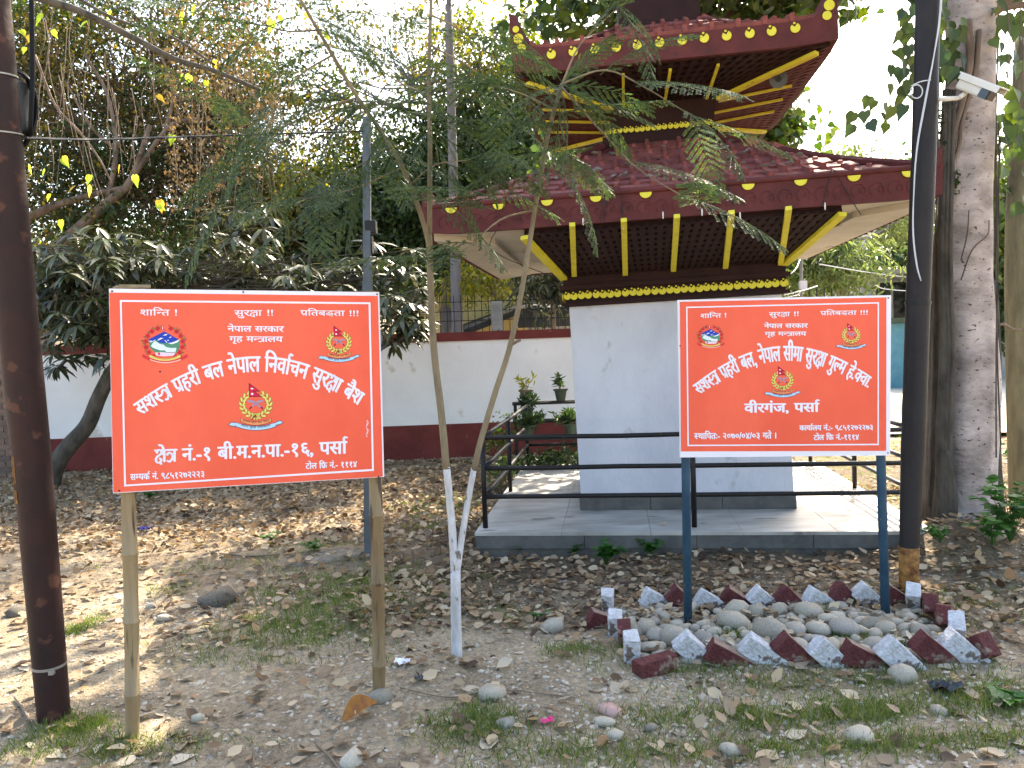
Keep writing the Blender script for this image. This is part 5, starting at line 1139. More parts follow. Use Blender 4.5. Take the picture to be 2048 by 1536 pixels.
bgtree('leafy_tree', 'dark leaning tree with forked limbs beside the left iron pole', 60, 12.6, (250, 420), .13, [
    (*CW(110, 240, 12.6, 160, 220), 70, 80, .28, T_DIA, .075, m_l_mix), (*CW(120, 430, 12.4, 140, 110), 40, 60, .25, T_DIA, .09, m_l_mix), (*CW(40, 60, 12.6, 120, 160), 40, 80, .3, T_DIA, .09, m_l_mid)], m_bark_b, [(120, 520)])
bgtree('broadleaf_tree', 'dense dark green tree with yellow lit tips behind the grey pole', 640, 14.5, (650, 480), .2, [
    (*CW(650, 480, 14.5, 190, 110), 150, 110, .30, T_DIA, .11, m_l_dark), (*CW(570, 400, 14.2, 110, 70), 45, 90, .28, T_DIA, .10, m_l_yel), (*CW(760, 440, 14.6, 130, 110), 90, 100, .30, T_DIA, .11, m_l_dark), (*CW(640, 380, 15.2, 160, 50), 30, 80, .30, T_DIA, .12, m_l_yel)], m_bark_b)
bgtree('broadleaf_tree', 'loose mid green tree whose sparse crown fills the gap between the sapling stems', 880, 15.5, (900, 250), .14, [
    (*CW(820, 170, 15.5, 290, 220), 110, 80, .36, T_DIA, .09, m_l_mix), (*CW(560, 200, 15.5, 160, 200), 50, 70, .36, T_DIA, .09, m_l_mid), (*CW(1000, 150, 16, 160, 150), 60, 80, .36, T_DIA, .10, m_l_mid), (*CW(960, 380, 15.3, 170, 160), 120, 100, .34, T_DIA, .11, m_l_dark), (*CW(980, 90, 15.5, 140, 130), 36, 50, .32, T_DIA, .12, m_l_yel), (*CW(1060, 300, 15.8, 130, 150), 80, 90, .34, T_DIA, .12, m_l_dark), (*CW(780, 330, 15.8, 120, 110), 50, 90, .32, T_DIA, .11, m_l_mid)], m_grey_bark)
bgtree('eucalyptus_tree', 'thin straight grey trunk rising from behind the wall left of the shrine', 915, 12.4, (897, 10), .105, [(*CW(905, -120, 12.4, 170, 90), 40, 60, .3, T_LANCE, .16, m_l_mix)], m_grey_bark, [(912, 560), (905, 300)])
bgtree('eucalyptus_tree', 'short thin brown trunk in front of the yellow house', 987, 12.8, (984, 470), .06, [(*CW(960, 560, 12.9, 70, 35, .5), 20, 55, .16, T_LANCE, .12, m_l_yel)], m_bark_b)
bgtree('leafy_tree', 'dark green bush-like tree directly left of the shrine wall', 1105, 12.3, (1105, 540), .06, [(*CW(1100, 560, 12.2, 60, 40, .5), 30, 45, .16, T_LANCE, .18, m_l_mango)], m_bark_b)
bgtree('peepal_tree', 'broad-leaved tree showing above and around the upper shrine roof', 1400, 11.5, (1400, 200), .2, [
    (*CW(1480, 0, 11.5, 240, 60), 60, 40, .30, T_HEART, .15, m_l_peepal_i), (*CW(1150, 60, 11.5, 120, 100), 30, 30, .30, T_HEART, .14, m_l_peepal_i), (*CW(1590, 225, 11.8, 45, 50, .5), 16, 26, .20, T_HEART, .13, m_l_peepal_i), (*CW(1400, -150, 11.5, 330, 110), 80, 50, .34, T_HEART, .15, m_l_peepal_i), (*CW(1570, 270, 12.2, 90, 25, .5), 22, 36, .22, T_HEART, .13, m_l_mid), (*CW(1160, 300, 12, 60, 60), 30, 60, .25, T_HEART, .13, m_l_peepal_i)], m_bark_b)
bgtree('drooping_tree', 'yellow-green drooping tree between the shrine and the grey house', 1690, 17, (1690, 520), .14, [
    (*CW(1660, 520, 17, 66, 62), 90, 60, .30, T_LANCE, .17, m_l_soft), (*CW(1620, 530, 17.5, 90, 60), 80, 60, .30, T_LANCE, .17, m_l_mid), (*CW(1790, 440, 19, 80, 38), 44, 60, .26, T_LANCE, .17, m_l_soft), (*CW(1800, 430, 21, 70, 45), 34, 60, .35, T_DIA, .15, m_l_soft)], m_grey_bark)
bgtree('distant_tree', 'pale far tree low on the skyline right of the upper roof', 1720, 42, (1720, 400), .3, [(*CW(1660, 345, 42, 90, 25, 3), 50, 60, .5, T_DIA, .26, m_l_soft), (*CW(1760, 360, 46, 80, 25, 3), 40, 60, .5, T_DIA, .26, m_l_soft)], m_grey_bark)
bgtree('distant_tree', 'dark tree behind the grey house roof', 1850, 30, (1850, 480), .3, [(*CW(1840, 460, 30, 110, 80, 3), 80, 70, .8, T_DIA, .28, m_l_dark), (*CW(1990, 560, 24, 90, 120, 2), 90, 80, .6, T_DIA, .22, m_l_dark), (*CW(2010, 420, 22, 90, 110, 2), 70, 70, .55, T_DIA, .2, m_l_mid)], m_grey_bark)
bgtree('distant_tree', 'dark wooded backdrop tree low behind the yellow house', 1080, 24, (1080, 470), .25, [(*CW(1000, 500, 24, 190, 80, 2), 110, 90, .6, T_DIA, .22, m_l_dark), (*CW(760, 520, 23, 170, 80, 2), 100, 90, .6, T_DIA, .22, m_l_dark), (*CW(480, 540, 22, 200, 70, 2), 100, 90, .6, T_DIA, .20, m_l_dark), (*CW(180, 560, 22, 200, 70, 2), 90, 90, .6, T_DIA, .20, m_l_dark)], m_grey_bark)
# long boughs crossing the upper left
bo = thing('overhanging_bough', 'long bare dark bough sloping down across the upper left corner', 'branch', atY(300, 80, 7))
def bough(P, Y, r0, r1, m=m_bark_d): q = sm([atY(x, y, Y) for x, y in P]); mb = MB(); mb.tube(q, radii(r0, r1, len(q)), 8); mb.build('limb', m, bo, smooth=True)
bough([(-60, -60), (60, -10), (160, 22), (260, 72), (350, 118), (430, 142), (520, 180)], 7, .04, .016); bough([(130, -20), (230, 38), (340, 72), (430, 130)], 7.2, .016, .010); bough([(70, 110), (110, 210), (160, 265), (200, 320), (225, 370)], 7.4, .014, .008, m_bark_b)
mb = MB(); rr = random.Random(4)
for i in range(60):
    x = rr.uniform(60, 560); y = rr.uniform(-30, 240)+ (x-60)*.22; q = sm([atY(x, y, 7.2), atY(x+rr.uniform(-14, 14), y+rr.uniform(40, 90), 7.2), atY(x+rr.uniform(-30, 30), y+rr.uniform(100, 240), 7.2)]); mb.tube(q, radii(.005, .0015, len(q)), 4)
mb.build('hanging_twigs', m_wood, bo, kind='stuff')
P = np.array([tuple(atY(rr.uniform(330, 560), rr.uniform(-20, 420), rr.uniform(7, 8.4))) for _ in range(2400)]); crown_mesh('dry_foliage', P, T_DIA, .045, m_l_brown, bo, .9, kind='stuff')
me_y = []
for c in ((.42, .48, .03), (.30, .42, .03), (.62, .40, .04)):
    V_, F_ = T_HEART; m_ = mat('backlit_leaf', c, .45, trans=.6); me_y.append(np_mesh('leaf', V_*np.array([1, .75, 1]), F_, m_))
for (x, y) in ((105, 60), (42, 60), (62, 70), (128, 312), (124, 318), (180, 350), (270, 350), (316, 410), (318, 400), (122, 440), (100, 388), (150, 372), (240, 330), (560, 30), (545, 40), (652, 70), (610, 25), (315, 190), (365, 150), (380, 150), (410, 160), (175, 42), (222, 22), (390, 10), (85, 28), (50, 95), (285, 115), (365, 25), (430, 120), (345, 270), (182, 372), (60, 330), (90, 340)): big_leaf(x, y, rr.uniform(6.6, 7.6), .10, bo, me_y, 1.2)

lt = [q for q in COL.objects if q.get('label', '') == 'dark leaning tree with forked limbs beside the left iron pole'][0]
for P_, r0_a, r1_a in (([(20, 450), (110, 412), (190, 388), (262, 372)], .075, .03), ([(50, 560), (130, 480), (215, 405), (262, 360), (300, 250)], .10, .04), ([(215, 405), (232, 300), (215, 190), (170, 110)], .045, .02), ([(262, 360), (330, 262), (372, 240), (400, 238)], .04, .02), ([(60, 515), (120, 480), (180, 440)], .04, .02), ([(330, 262), (345, 180), (300, 60)], .03, .012), ([(232, 300), (180, 250), (130, 160)], .03, .012)):
    q = sm([atY(x, y, 11.9) for x, y in P_]); mb = MB(); mb.tube(q, radii(r0_a, r1_a, len(q)), 8); mb.build('limb', m_bark_b, lt, smooth=True)
# ------------------------------------------------------------------ mango tree in front of the wall
mg = thing('mango_tree', 'leaning mango tree with long drooping leaves behind the left sign', 'tree', on_ground(105, 950))
def mtube(P, Y, r0, r1, name): q = sm([atY(x, y, Y) for x, y in P]); mb = MB(); mb.tube(q, radii(r0, r1, len(q)), 12); mb.build(name, m_bark_d, mg, smooth=True); return q
YM = 9.9
mtube([(100, 975), (112, 930), (140, 890), (175, 850), (200, 790), (235, 730), (300, 680), (380, 620)], YM, .12, .07, 'trunk'); mtube([(182, 835), (177, 824), (178, 816)], YM-.05, .03, .018, 'stub')
mtube([(300, 680), (250, 620), (170, 560), (90, 520)], YM, .05, .02, 'limb'); mtube([(380, 620), (480, 560), (560, 520)], YM, .05, .02, 'limb'); mtube([(380, 620), (560, 600), (700, 560), (800, 560)], YM, .04, .015, 'limb'); mtube([(300, 680), (330, 580), (340, 500)], YM, .04, .02, 'limb')
me_m = []
for i in range(5):
    V_, F_ = T_LANCE; V2 = V_.copy(); V2[:, 1] *= 1.15; V2[:, 2] -= (.1, .3, .0, .45, .2)[i]*V2[:, 0]**2; me_m.append(np_mesh('leaf', V2, F_, m_l_mango_o, True))
rosP = []; rr = random.Random(31)
def ros(n, x0, x1, y0, y1, Y0, Y1):
    for _ in range(n):
        x = rr.uniform(x0, x1); t = rr.random(); rosP.append(atY(x, y0+(y1-y0)*t+(1-t)*(26*math.sin(x*.021+1)+16*math.sin(x*.057)+rr.gauss(0, 10)), rr.uniform(Y0, Y1)))
ros(66, 70, 330, 490, 640, 9.3, 10.4); ros(28, 90, 240, 620, 735, 9.4, 10.2); ros(66, 300, 720, 495, 600, 9.3, 10.4); ros(30, 740, 850, 540, 660, 9.4, 10.2); ros(14, 765, 830, 620, 690, 9.4, 10); ros(12, 60, 320, 455, 520, 9.2, 9.8); ros(12, 640, 830, 500, 560, 9.6, 10.4); ros(14, 400, 560, 415, 480, 9.4, 10); ros(7, 120, 220, 500, 560, 9.0, 9.3)
C_, D_ = [], []; front = sorted(rosP, key=lambda p: p.y); cnt = 0
for p in front:
    nl = rr.randint(8, 12); sz = rr.uniform(.9, 1.15)
    for j in range(nl):
        a = 2*math.pi*j/nl+rr.uniform(-.3, .3); d = Vector((math.cos(a), math.sin(a), rr.uniform(-.9, .25))).normalized(); q = p+d*.02
        if cnt < 290 and d.y < .35:
            z = Vector((rr.uniform(-.3, .3), rr.uniform(-.5, .1), 1)); y = z.cross(d).normalized(); z = d.cross(y)
            o = link('leaf', rr.choice(me_m), mg, q-wloc(mg)); o.rotation_euler = Matrix((d, y, z)).transposed().to_euler(); s = .24*sz*rr.uniform(.8, 1.1); o.scale = (s, s, s); cnt += 1
        else: C_.append(tuple(q)); D_.append(tuple(d))
C_, D_ = np.array(C_), np.array(D_); N_ = unit(len(C_))*.4+np.array([0, -.2, 1]); V_, Fs = scatter(T_LANCE, C_, D_, N_, .23*(.75+.5*RNG.random(len(C_))), np.full(len(C_), 1.15))
link('foliage', np_mesh('foliage', V_-np.array(wloc(mg)), Fs, m_l_mango), mg, kind='stuff')
cc, P = crown_pts(*CW(200, 590, 10.5, 170, 80, .5), 50, 40, .2); crown_mesh('inner_foliage', P, T_LANCE, .2, m_l_mango, mg, .7, kind='stuff')
cc, P = crown_pts(*CW(520, 570, 10.6, 220, 60, .4), 60, 40, .2); crown_mesh('inner_foliage', P, T_LANCE, .2, m_l_mango, mg, .7, kind='stuff')
mb = MB()
for p in rosP[::2]: s_ = atY(rr.choice([250, 340, 480, 600, 740]), 580, 10); mb.tube(sm([s_, s_.lerp(p, .6)+Vector((0, 0, .08)), p]), .007, 4)
mb.build('twigs', m_bark_d, mg, kind='stuff')

# ------------------------------------------------------------------ brick-edged pebble bed
BRICK = []
for i in range(4):
    mb = MB(); mb.box((0, 0, 0), (.225, .068, .108), jit=.008); bm_v = mb.V; me = raw_mesh('brick', mb.V, mb.F, [m_brick_r, m_brick_e]); 
    BRICK.append(mb)
def brick(px_, py_, colour, tilt, yaw, label, sink=.035, half=False, lay=None, L=.225):
    p = on_ground(px_, py_); src = random.choice(BRICK); k = L/.225
    V_ = [Vector((v[0]*k, v[1], v[2])) for v in src.V]
    mi = [1, 1, 0, 0, 0, 0] if colour == 'r' else [1, 1, 0, 0, 0, 0]
    me = raw_mesh('brick', V_, src.F, [m_brick_r if colour == 'r' else m_brick_w if colour == 'w' else m_brick_e, m_brick_e if colour != 'w' else m_brick_w], False, [0, 1 if tilt else 0, 0, 0, 0, 0])
    o = link('edging_brick', me); tag(o, label, 'brick', 'painted bricks edging the pebble bed')
    R_ = Matrix.Rotation(yaw, 3, 'Z') @ Matrix.Rotation(tilt, 3, 'Y'); zs = [(R_ @ v).z for v in V_]; o.rotation_euler = R_.to_euler(); o.location = (p.x, p.y, p.z-min(zs)-sink-.026)
    md = o.modifiers.new('bevel', 'BEVEL'); md.width = .006; md.segments = 2
    return o
nm = ['first', 'second', 'third', 'fourth', 'fifth', 'sixth', 'seventh', 'eighth', 'ninth', 'tenth', 'eleventh', 'twelfth']
for i, (x, y, c) in enumerate([(1392, 1322, 'w'), (1457, 1328, 'r'), (1527, 1322, 'w'), (1590, 1325, 'r'), (1658, 1330, 'w'), (1728, 1330, 'r'), (1800, 1335, 'w'), (1868, 1322, 'r'), (1925, 1318, 'w')]):
    brick(x, y, c, math.radians(38+rr.uniform(-8, 8)), math.radians(rr.uniform(-18, 8)), f'{"maroon" if c == "r" else "white"} painted slanting brick, {nm[i]} from the left in the front row of the bed', .055)
brick(1310, 1345, 'r', math.radians(0), math.radians(28), 'loose maroon brick lying flat at the front left corner of the bed', .01)
for i, (x, y, c, half) in enumerate([(1312, 1212, 'w', 0), (1362, 1212, 'r', 0), (1420, 1214, 'w', 0), (1474, 1212, 'r', 0), (1528, 1214, 'w', 0), (1580, 1213, 'r', 0), (1640, 1212, 'w', 0), (1688, 1208, 'r', 0), (1738, 1208, 'w', 0), (1792, 1208, 'r', 0)]):
    brick(x, y, c, math.radians(41+rr.uniform(-8, 8)), math.radians(rr.uniform(-12, 12)), f'{"maroon" if c == "r" else "white"} painted slanting brick, {nm[i]} from the left in the back row of the bed', .05, L=.19)
for (x, y, c, ti, ya, lab) in ((1216, 1225, 'w', 78, 80, 'white brick standing on end at the back left corner of the bed'), (1232, 1270, 'w', 80, 80, 'white weathered brick standing on end in the left edge of the bed'), (1208, 1252, 'r', 25, 10, 'red brick leaning outward on the left edge of the bed'),
                              (1248, 1290, 'r', 55, 80, 'maroon brick tilted in the left edge of the bed'), (1264, 1320, 'w', 82, 85, 'white brick upright at the front end of the left edge'),
                              (1828, 1215, 'w', 60, 60, 'small white brick at the back right corner of the bed'), (1858, 1225, 'r', 35, 70, 'maroon brick at the top of the right edge of the bed'), (1884, 1248, 'r', 35, 70, 'maroon brick second along the right edge of the bed'), (1914, 1275, 'w', 50, 60, 'white brick in the middle of the right edge of the bed'), (1952, 1312, 'r', 38, 105, 'long maroon brick at the front end of the right edge')):
    brick(x, y, c, math.radians(ti), math.radians(ya), lab, .05, L=.2)
def stone_mesh(seed, sub=2, sq=(1, .78, .5), rough=.10):
    rs_ = np.random.default_rng(seed); bm = __import__('bmesh').new(); __import__('bmesh').ops.create_icosphere(bm, subdivisions=sub, radius=1)
    ph = rs_.random(6)*6
    for v in bm.verts:
        c = v.co; f = 1+rough*(math.sin(2.3*c.x+ph[0])+math.sin(2.9*c.y+ph[1])+math.sin(2.1*c.z+ph[2])+.5*math.sin(5*c.x+4*c.y+ph[3]))
        v.co = Vector((c.x*sq[0]*f, c.y*sq[1]*f, c.z*sq[2]*f))
    me = bpy.data.meshes.new('stone'); bm.to_mesh(me); bm.free(); me.materials.append(m_stone); me.polygons.foreach_set('use_smooth', [True]*len(me.polygons)); me.update(); return me
SM = [stone_mesh(i, 2, (1, random.uniform(.65, .95), random.uniform(.38, .68)), random.uniform(.06, .12)) for i in range(10)]
SJ = [stone_mesh(50+i, 1, (1, .8, .6), .16) for i in range(6)]
SD = [stone_mesh(70, 1, (1, .8, .55), .2)]; SD[0].materials[0] = m_slab_rock
bedq = [on_ground(1262, 1318), on_ground(1920, 1305), on_ground(1815, 1222), on_ground(1240, 1215)]
placed = []; rs2 = random.Random(77)
def stone(x, y, s, label='rounded grey-tan river stone lying in the brick-edged pebble bed', group='river stones in the pebble bed', lift=0, meshes=SM, name='river_stone', cat='stone', zs=None):
    o = link(name, rs2.choice(meshes), None, (x, y, GZ(x, y)+s*.22+lift)); o.scale = (s, s, s*(zs or 1)); o.rotation_euler = (rs2.uniform(-.3, .3), rs2.uniform(-.3, .3), rs2.uniform(0, 6.3)); return tag(o, label, cat, group)
for (px_, py_, s) in ((1540, 1268, .105), (1472, 1250, .095), (1478, 1226, .085), (1290, 1262, .085), (1268, 1270, .065), (1590, 1260, .075), (1772, 1258, .065), (1560, 1222, .06), (1640, 1262, .07), (1345, 1280, .085), (1312, 1275, .065), (1620, 1228, .085), (1690, 1262, .085), (1740, 1250, .06), (1510, 1228, .06), (1660, 1242, .065), (1295, 1298, .055), (1600, 1300, .07), (1662, 1296, .06), (1520, 1290, .06)):
    p = on_ground(px_, py_+6); placed.append((p.x, p.y, s)); stone(p.x, p.y, s, lift=.01)
tries = 0
while len(placed) < 260 and tries < 9000:
    tries += 1; a, b = rs2.random(), rs2.random(); p = (bedq[0].lerp(bedq[1], a)).lerp(bedq[3].lerp(bedq[2], a), b); s = rs2.choice([.028, .035, .045, .05, .06])
    if any((p.x-q[0])**2+(p.y-q[1])**2 < ((s+q[2])*.66)**2 for q in placed): continue
    placed.append((p.x, p.y, s)); stone(p.x, p.y, s)
for (px_, py_, s, lab, me_) in ((758, 1402, .062, 'smooth grey stone at the foot of the right bamboo post', SM), (1208, 1448, .05, 'round tan stone in the foreground beneath the pink painted stone', SM), (1222, 1425, .065, 'pink painted broken stone in the foreground', SJ), (1808, 1358, .07, 'pale rounded stone in front of the white bricks', SM), (1720, 1478, .062, 'flat tan stone half covered by grass near the bottom edge', SM), (1105, 1262, .08, 'pale block-like stone right of the sapling', SJ),
                              (430, 1205, .13, 'dark angular rock on the low mound left of centre', SD), (1878, 1425, .05, 'pale stone right of the bag', SJ), (398, 1440, .045, 'small whitish stone right of the left bamboo post', SJ), (1012, 1452, .05, 'grey stone in the grass at the bottom middle', SJ), (1230, 1478, .04, 'angular grey stone near the bottom middle', SJ), (1460, 1505, .045, 'small grey stone at the very bottom middle', SM), (985, 1392, .07, 'angular grey stone in front of the sapling pit', SJ), (240, 1000, .05, 'grey stone among leaves near the wall', SJ), (1990, 1130, .09, 'brown stone at the foot of the big tree', SM), (300, 1215, .04, 'light stone on the mound behind the left bamboo post', SM), (332, 1240, .05, 'tan stone on the mound slope', SM), (1300, 1460, .03, 'small pale pebble among grass', SJ), (700, 1530, .06, 'grey stone cut by the bottom edge', SJ), (40, 1230, .08, 'grey rock left of the iron pole', SD)):
    p = on_ground(px_, py_); stone(p.x, p.y, s, lab, None, meshes=me_, name='stone')
o = [q for q in COL.objects if q.get('label', '') == 'pink painted broken stone in the foreground'][0]; me = o.data.copy(); me.materials.clear(); me.materials.append(mat('pinkish_paint', (.55, .26, .22), .8, (.36, .32, .28), 14, .3)); o.data = me
p = on_ground(650, 1120); o = link('rock_slab', stone_mesh(91, 3, (1, .35, .16), .05), None, (p.x, p.y, p.z)); o.scale = (.38, .42, .5); o.scale = (.38, .40, .34); o.data.materials[0] = m_slab_rock; o.rotation_euler = (0, -.08, .25); tag(o, 'long low concrete-like rock slab half buried before the grey pole', 'rock')
# gravel: uncountable little stones
def gravel(n, x0, x1, y0, y1, s0, s1, dens=None):
    c = np.stack([RNG.uniform(x0, x1, n), RNG.uniform(y0, y1, n)], 1); keep = (np.abs(c[:, 0]) < .72*c[:, 1]+.4); c = c[keep]
    if dens is not None: c = c[RNG.random(len(c)) < dens(c[:, 0], c[:, 1])]
    n = len(c); oct_ = np.array([(1, 0, 0), (0, 1, 0), (-1, 0, 0), (0, -1, 0), (0, 0, .7), (.5, .5, -.4), (-.5, .5, -.4), (-.5, -.5, -.4), (.5, -.5, -.4)]); tf = np.array([(0, 1, 4), (1, 2, 4), (2, 3, 4), (3, 0, 4), (0, 5, 1), (1, 6, 2), (2, 7, 3), (3, 8, 0)])
    D = unit(n); D[:, 2] *= .3; C_ = np.column_stack([c, gz(c[:, 0], c[:, 1])+.002]); V_, Fs = scatter((oct_*np.array([1, .75, .6]), tf), C_, D, np.array([[0, 0, 1.]])+unit(n)*.3, s0+(s1-s0)*RNG.random(n)**3)
    return V_, Fs
V1, F1 = gravel(15000, -3, 3.4, 2.0, 5.2, .004, .019); V2, F2_ = gravel(2600, -.2, 2.8, 2.3, 3.8, .006, .024)
V3, F3 = gravel(5200, -2.6, 3.0, 2.1, 5.0, .012, .042)
link('soil_clods', np_mesh('soil_clods', V3-np.array([0, 0, .008]), F3, m_ground, True), kind='stuff')
link('gravel', np_mesh('gravel', np.vstack([V1, V2]), np.vstack([F1, F2_+len(V1)]), m_gravel), kind='stuff')

# ------------------------------------------------------------------ fallen leaves
def inplat(x, y): dx, dy = x-CX, y-CY; u = dx*CT-dy*ST; v = dx*ST+dy*CT; return (np.abs(u) < HP+.02) & (np.abs(v) < HP+.02) & (gz(x, y) < PZ)
def dens(x, y):
    d = np.where(y > 4.3, .95, .13); d = np.where((x > .1) & (y > 4.7), .97, d); d = np.where((x < -1.1) & (y < 6.3) & (y > 4.2), .30, d); d = np.where((x > 2.2) & (y > 3.8), .7, d)
    d = np.where((x > 3.4) & (y > 8), .12, d); n_ = np.sin(2.3*x+1.1*y)*np.sin(1.7*y-1.9*x+2)+.6*np.sin(5*x-3*y); return np.clip(d*(1+.35*n_), 0, 1)*(~inplat(x, y))
def leaves(n, s, lift):
    y = 2.1+9.1*RNG.random(n)**.75; x = (RNG.random(n)*2-1)*(.72*y+.5); k = RNG.random(n) < dens(x, y); x, y = x[k], y[k]; n = len(x)
    C_ = np.column_stack([x, y, gz(x, y)+.004+lift*RNG.random(n)]); D = unit(n); D[:, 2] *= .25; N_ = np.array([[0, 0, 1.]])+unit(n)*(.5+.4*((x < 0) & (y > 5.5)))[:, None]
    return scatter(T_CURL, C_, D, N_, s*(.55+.75*RNG.random(n)), .8+.5*RNG.random(n))
A_ = leaves(30000, .068, .03); B_ = leaves(16000, .042, .035)
link('leaf_litter', np_mesh('leaf_litter', np.vstack([A_[0], B_[0]]), np.vstack([A_[1], B_[1]+len(A_[0])]), m_litter), kind='stuff')
me_l = []
for i in range(6):
    V_, F_ = (T_CURL, T_HEART)[i % 2]; V2 = V_.copy(); V2[:, 2] = V2[:, 2]*(.6, 1, 1.5, .8, .4, 1.2)[i]+(.1, .25, 0, .15, .3, .05)[i]*V2[:, 1]**2; me_l.append(np_mesh('dry_leaf', V2, F_, m_litter_o, True))
def fallen(x, y, s, label, group, m=None, z=None, name='dry_leaf'):
    o = link(name, rs2.choice(me_l), None, (x, y, (GZ(x, y) if z is None else z)+.006)); o.scale = (s, s*rs2.uniform(.7, 1.1), s); o.rotation_euler = (rs2.uniform(-.25, .25), rs2.uniform(-.25, .25), rs2.uniform(0, 6.3))
    if m: me = o.data.copy(); me.materials.clear(); me.materials.append(m); o.data = me
    return tag(o, label, 'leaf', group)
for _ in range(46):
    a, b = rs2.random(), rs2.random(); p = (bedq[0].lerp(bedq[1], a)).lerp(bedq[3].lerp(bedq[2], a), b); fallen(p.x, p.y, rs2.uniform(.04, .075), 'dry tan leaf caught between the river stones of the bed', 'dry leaves in the pebble bed', None, GZ(p.x, p.y)+rs2.uniform(.02, .045))
k = 0
while k < 150:
    y = rs2.uniform(2.3, 4.6); x = rs2.uniform(-.68*y, .68*y)
    fallen(x, y, rs2.uniform(.05, .095), 'dry tan leaf lying loose on the open dirt in the foreground', 'dry leaves on the foreground dirt'); k += 1
for (x, y, s, lab) in ((640, 1505, .1, 'curled yellow-brown leaf near the bottom left'), (1075, 1005, .08, 'single small dark leaf lying on the marble before the railing'), (975, 1500, .12, 'pale leaf leaning on the grass at the bottom middle'), (1445, 1335, .09, 'pale round leaf lying before the second maroon brick'), (1612, 1335, .09, 'pale leaf propped against the maroon front brick'), (1745, 1368, .14, 'largest heart-shaped pale leaf before the white front brick'), (1582, 1480, .10, 'grey oval leaf on the grass near the bottom right'), (1570, 1405, .11, 'folded tan leaf in the grass right of centre'), (1608, 1372, .10, 'grey-white leaf in front of the front brick row'), (2015, 1350, .10, 'pale leaf near the right edge'), (870, 1215, .11, 'broad tan leaf left of the sapling foot'), (680, 1195, .10, 'round whitish leaf in the shaded grass')):
    p = on_ground(x, y); fallen(p.x, p.y, s, lab, None)
p = on_ground(722, 1440); V_ = []; nn = 12
for i in range(nn+1):
    for j in range(7):
        a = i/nn; b = (j/6-.5)*2; wd = .055*math.sin(math.pi*min(1, a*.94+.04))**.7; V_.append((a*.17, b*wd*.8, .006+.035*b*b*math.sin(math.pi*a)+.018*math.sin(a*math.pi)+.005*math.sin(a*38)*abs(b)))
me = raw_mesh('dry_leaf', V_, [(i*7+j, (i+1)*7+j, (i+1)*7+j+1, i*7+j+1) for i in range(nn) for j in range(6)], m_leaf_orange, True); o = link('dry_leaf', me, None, (p.x-.07, p.y-.03, p.z+.01)); o.rotation_euler = (.35, -.15, .75); tag(o, 'large curled rust-orange leaf beside the right bamboo post', 'leaf')
for i in range(5):
    p = on_ground(*((165, 1515), (430, 1505), (905, 1310), (1225, 1165), (1500, 1195))[i]); 
for i in range(64):
    for _ in range(40):
        u = rs2.uniform(-1.6, 1.1); t = rs2.uniform(.06, .85); aa = lerp(A1, NH1, t)
        if abs(u) < aa-.1: break
    p = S(u, -aa, lerp(ZT1, ZN1, t)-.05*math.sin(math.pi*t)+.045); o = fallen(p.x, p.y, rs2.uniform(.05, .09), 'grey dead leaf resting on the lower tiled roof', 'dead leaves on the lower roof', m_litter_grey if i == 0 else None, p.z)
    if i == 0: mg_ = o.data
    else: o.data = mg_
    o.rotation_euler = (.42+rs2.uniform(-.2, .2), rs2.uniform(-.2, .2), rs2.uniform(0, 6.28))
for (x, y) in ((1100, 1006), (1060, 1052), (1205, 1000), (1330, 1050), (1120, 960)):
    p = atZ(x, y, PZ+.006); fallen(p.x, p.y, .06, 'dry leaf fallen on the marble platform top', 'dry leaves on the marble platform', None, PZ+.004)

# ------------------------------------------------------------------ grass and weeds
def grass(patches, m, name, hgt=(.03, .09)):
    Cs, Ds, Ss = [], [], []
    for (px_, py_, rx, ry, n) in patches:
        p = on_ground(px_, py_); a = RNG.normal(size=(n, 2))*np.array([rx, ry]); 
        tuft = RNG.normal(size=(max(1, n//14), 2))*np.array([rx, ry])*.9; a = tuft[RNG.integers(0, len(tuft), n)]+RNG.normal(size=(n, 2))*.035
        x, y = p.x+a[:, 0], p.y+a[:, 1]; k = ~inplat(x, y); x, y = x[k], y[k]; d = RNG.normal(size=(len(x), 3))*.55; d[:, 2] = 1
        Cs.append(np.column_stack([x, y, gz(x, y)-.003])); Ds.append(d); Ss.append(RNG.uniform(*hgt, len(x)))
    C_, D_, S_ = np.vstack(Cs), np.vstack(Ds), np.concatenate(Ss); V_, Fs = scatter(T_BLADE, C_, D_, unit(len(C_)), S_)
    return link(name, np_mesh(name, V_, Fs, m), kind='stuff')
grass([(640, 1225, .35, .35, 5200), (700, 1160, .4, .25, 2200), (560, 1270, .25, .15, 1200), (150, 1460, .10, .06, 1300), (150, 1260, .06, .15, 900), (120, 1500, .35, .05, 1200), (950, 1450, .12, .1, 1800), (1100, 1500, .2, .06, 900), (1150, 1300, .10, .05, 500), (1260, 1300, .05, .04, 200), (1460, 1270, .05, .03, 420), (1690, 1278, .08, .03, 420), (1640, 1222, .05, .03, 260), (1800, 1290, .08, .05, 380), (1400, 1340, .3, .04, 700), (1560, 1370, .35, .06, 900), (1400, 1440, .25, .08, 1300), (1700, 1430, .35, .08, 3200), (1850, 1360, .3, .08, 800), (1900, 1490, .35, .05, 1500), (1600, 1500, .4, .04, 1500), (1960, 1400, .2, .1, 1200), (300, 1500, .3, .06, 500), (850, 1180, .3, .3, 900), (1020, 1230, .12, .1, 350), (350, 1180, .12, .06, 250), (500, 1120, .5, .15, 500), (1950, 1200, .5, .3, 1200), (1290, 1520, .3, .05, 700), (60, 1010, .6, .3, 600)], m_grass, 'grass', (.018, .062))
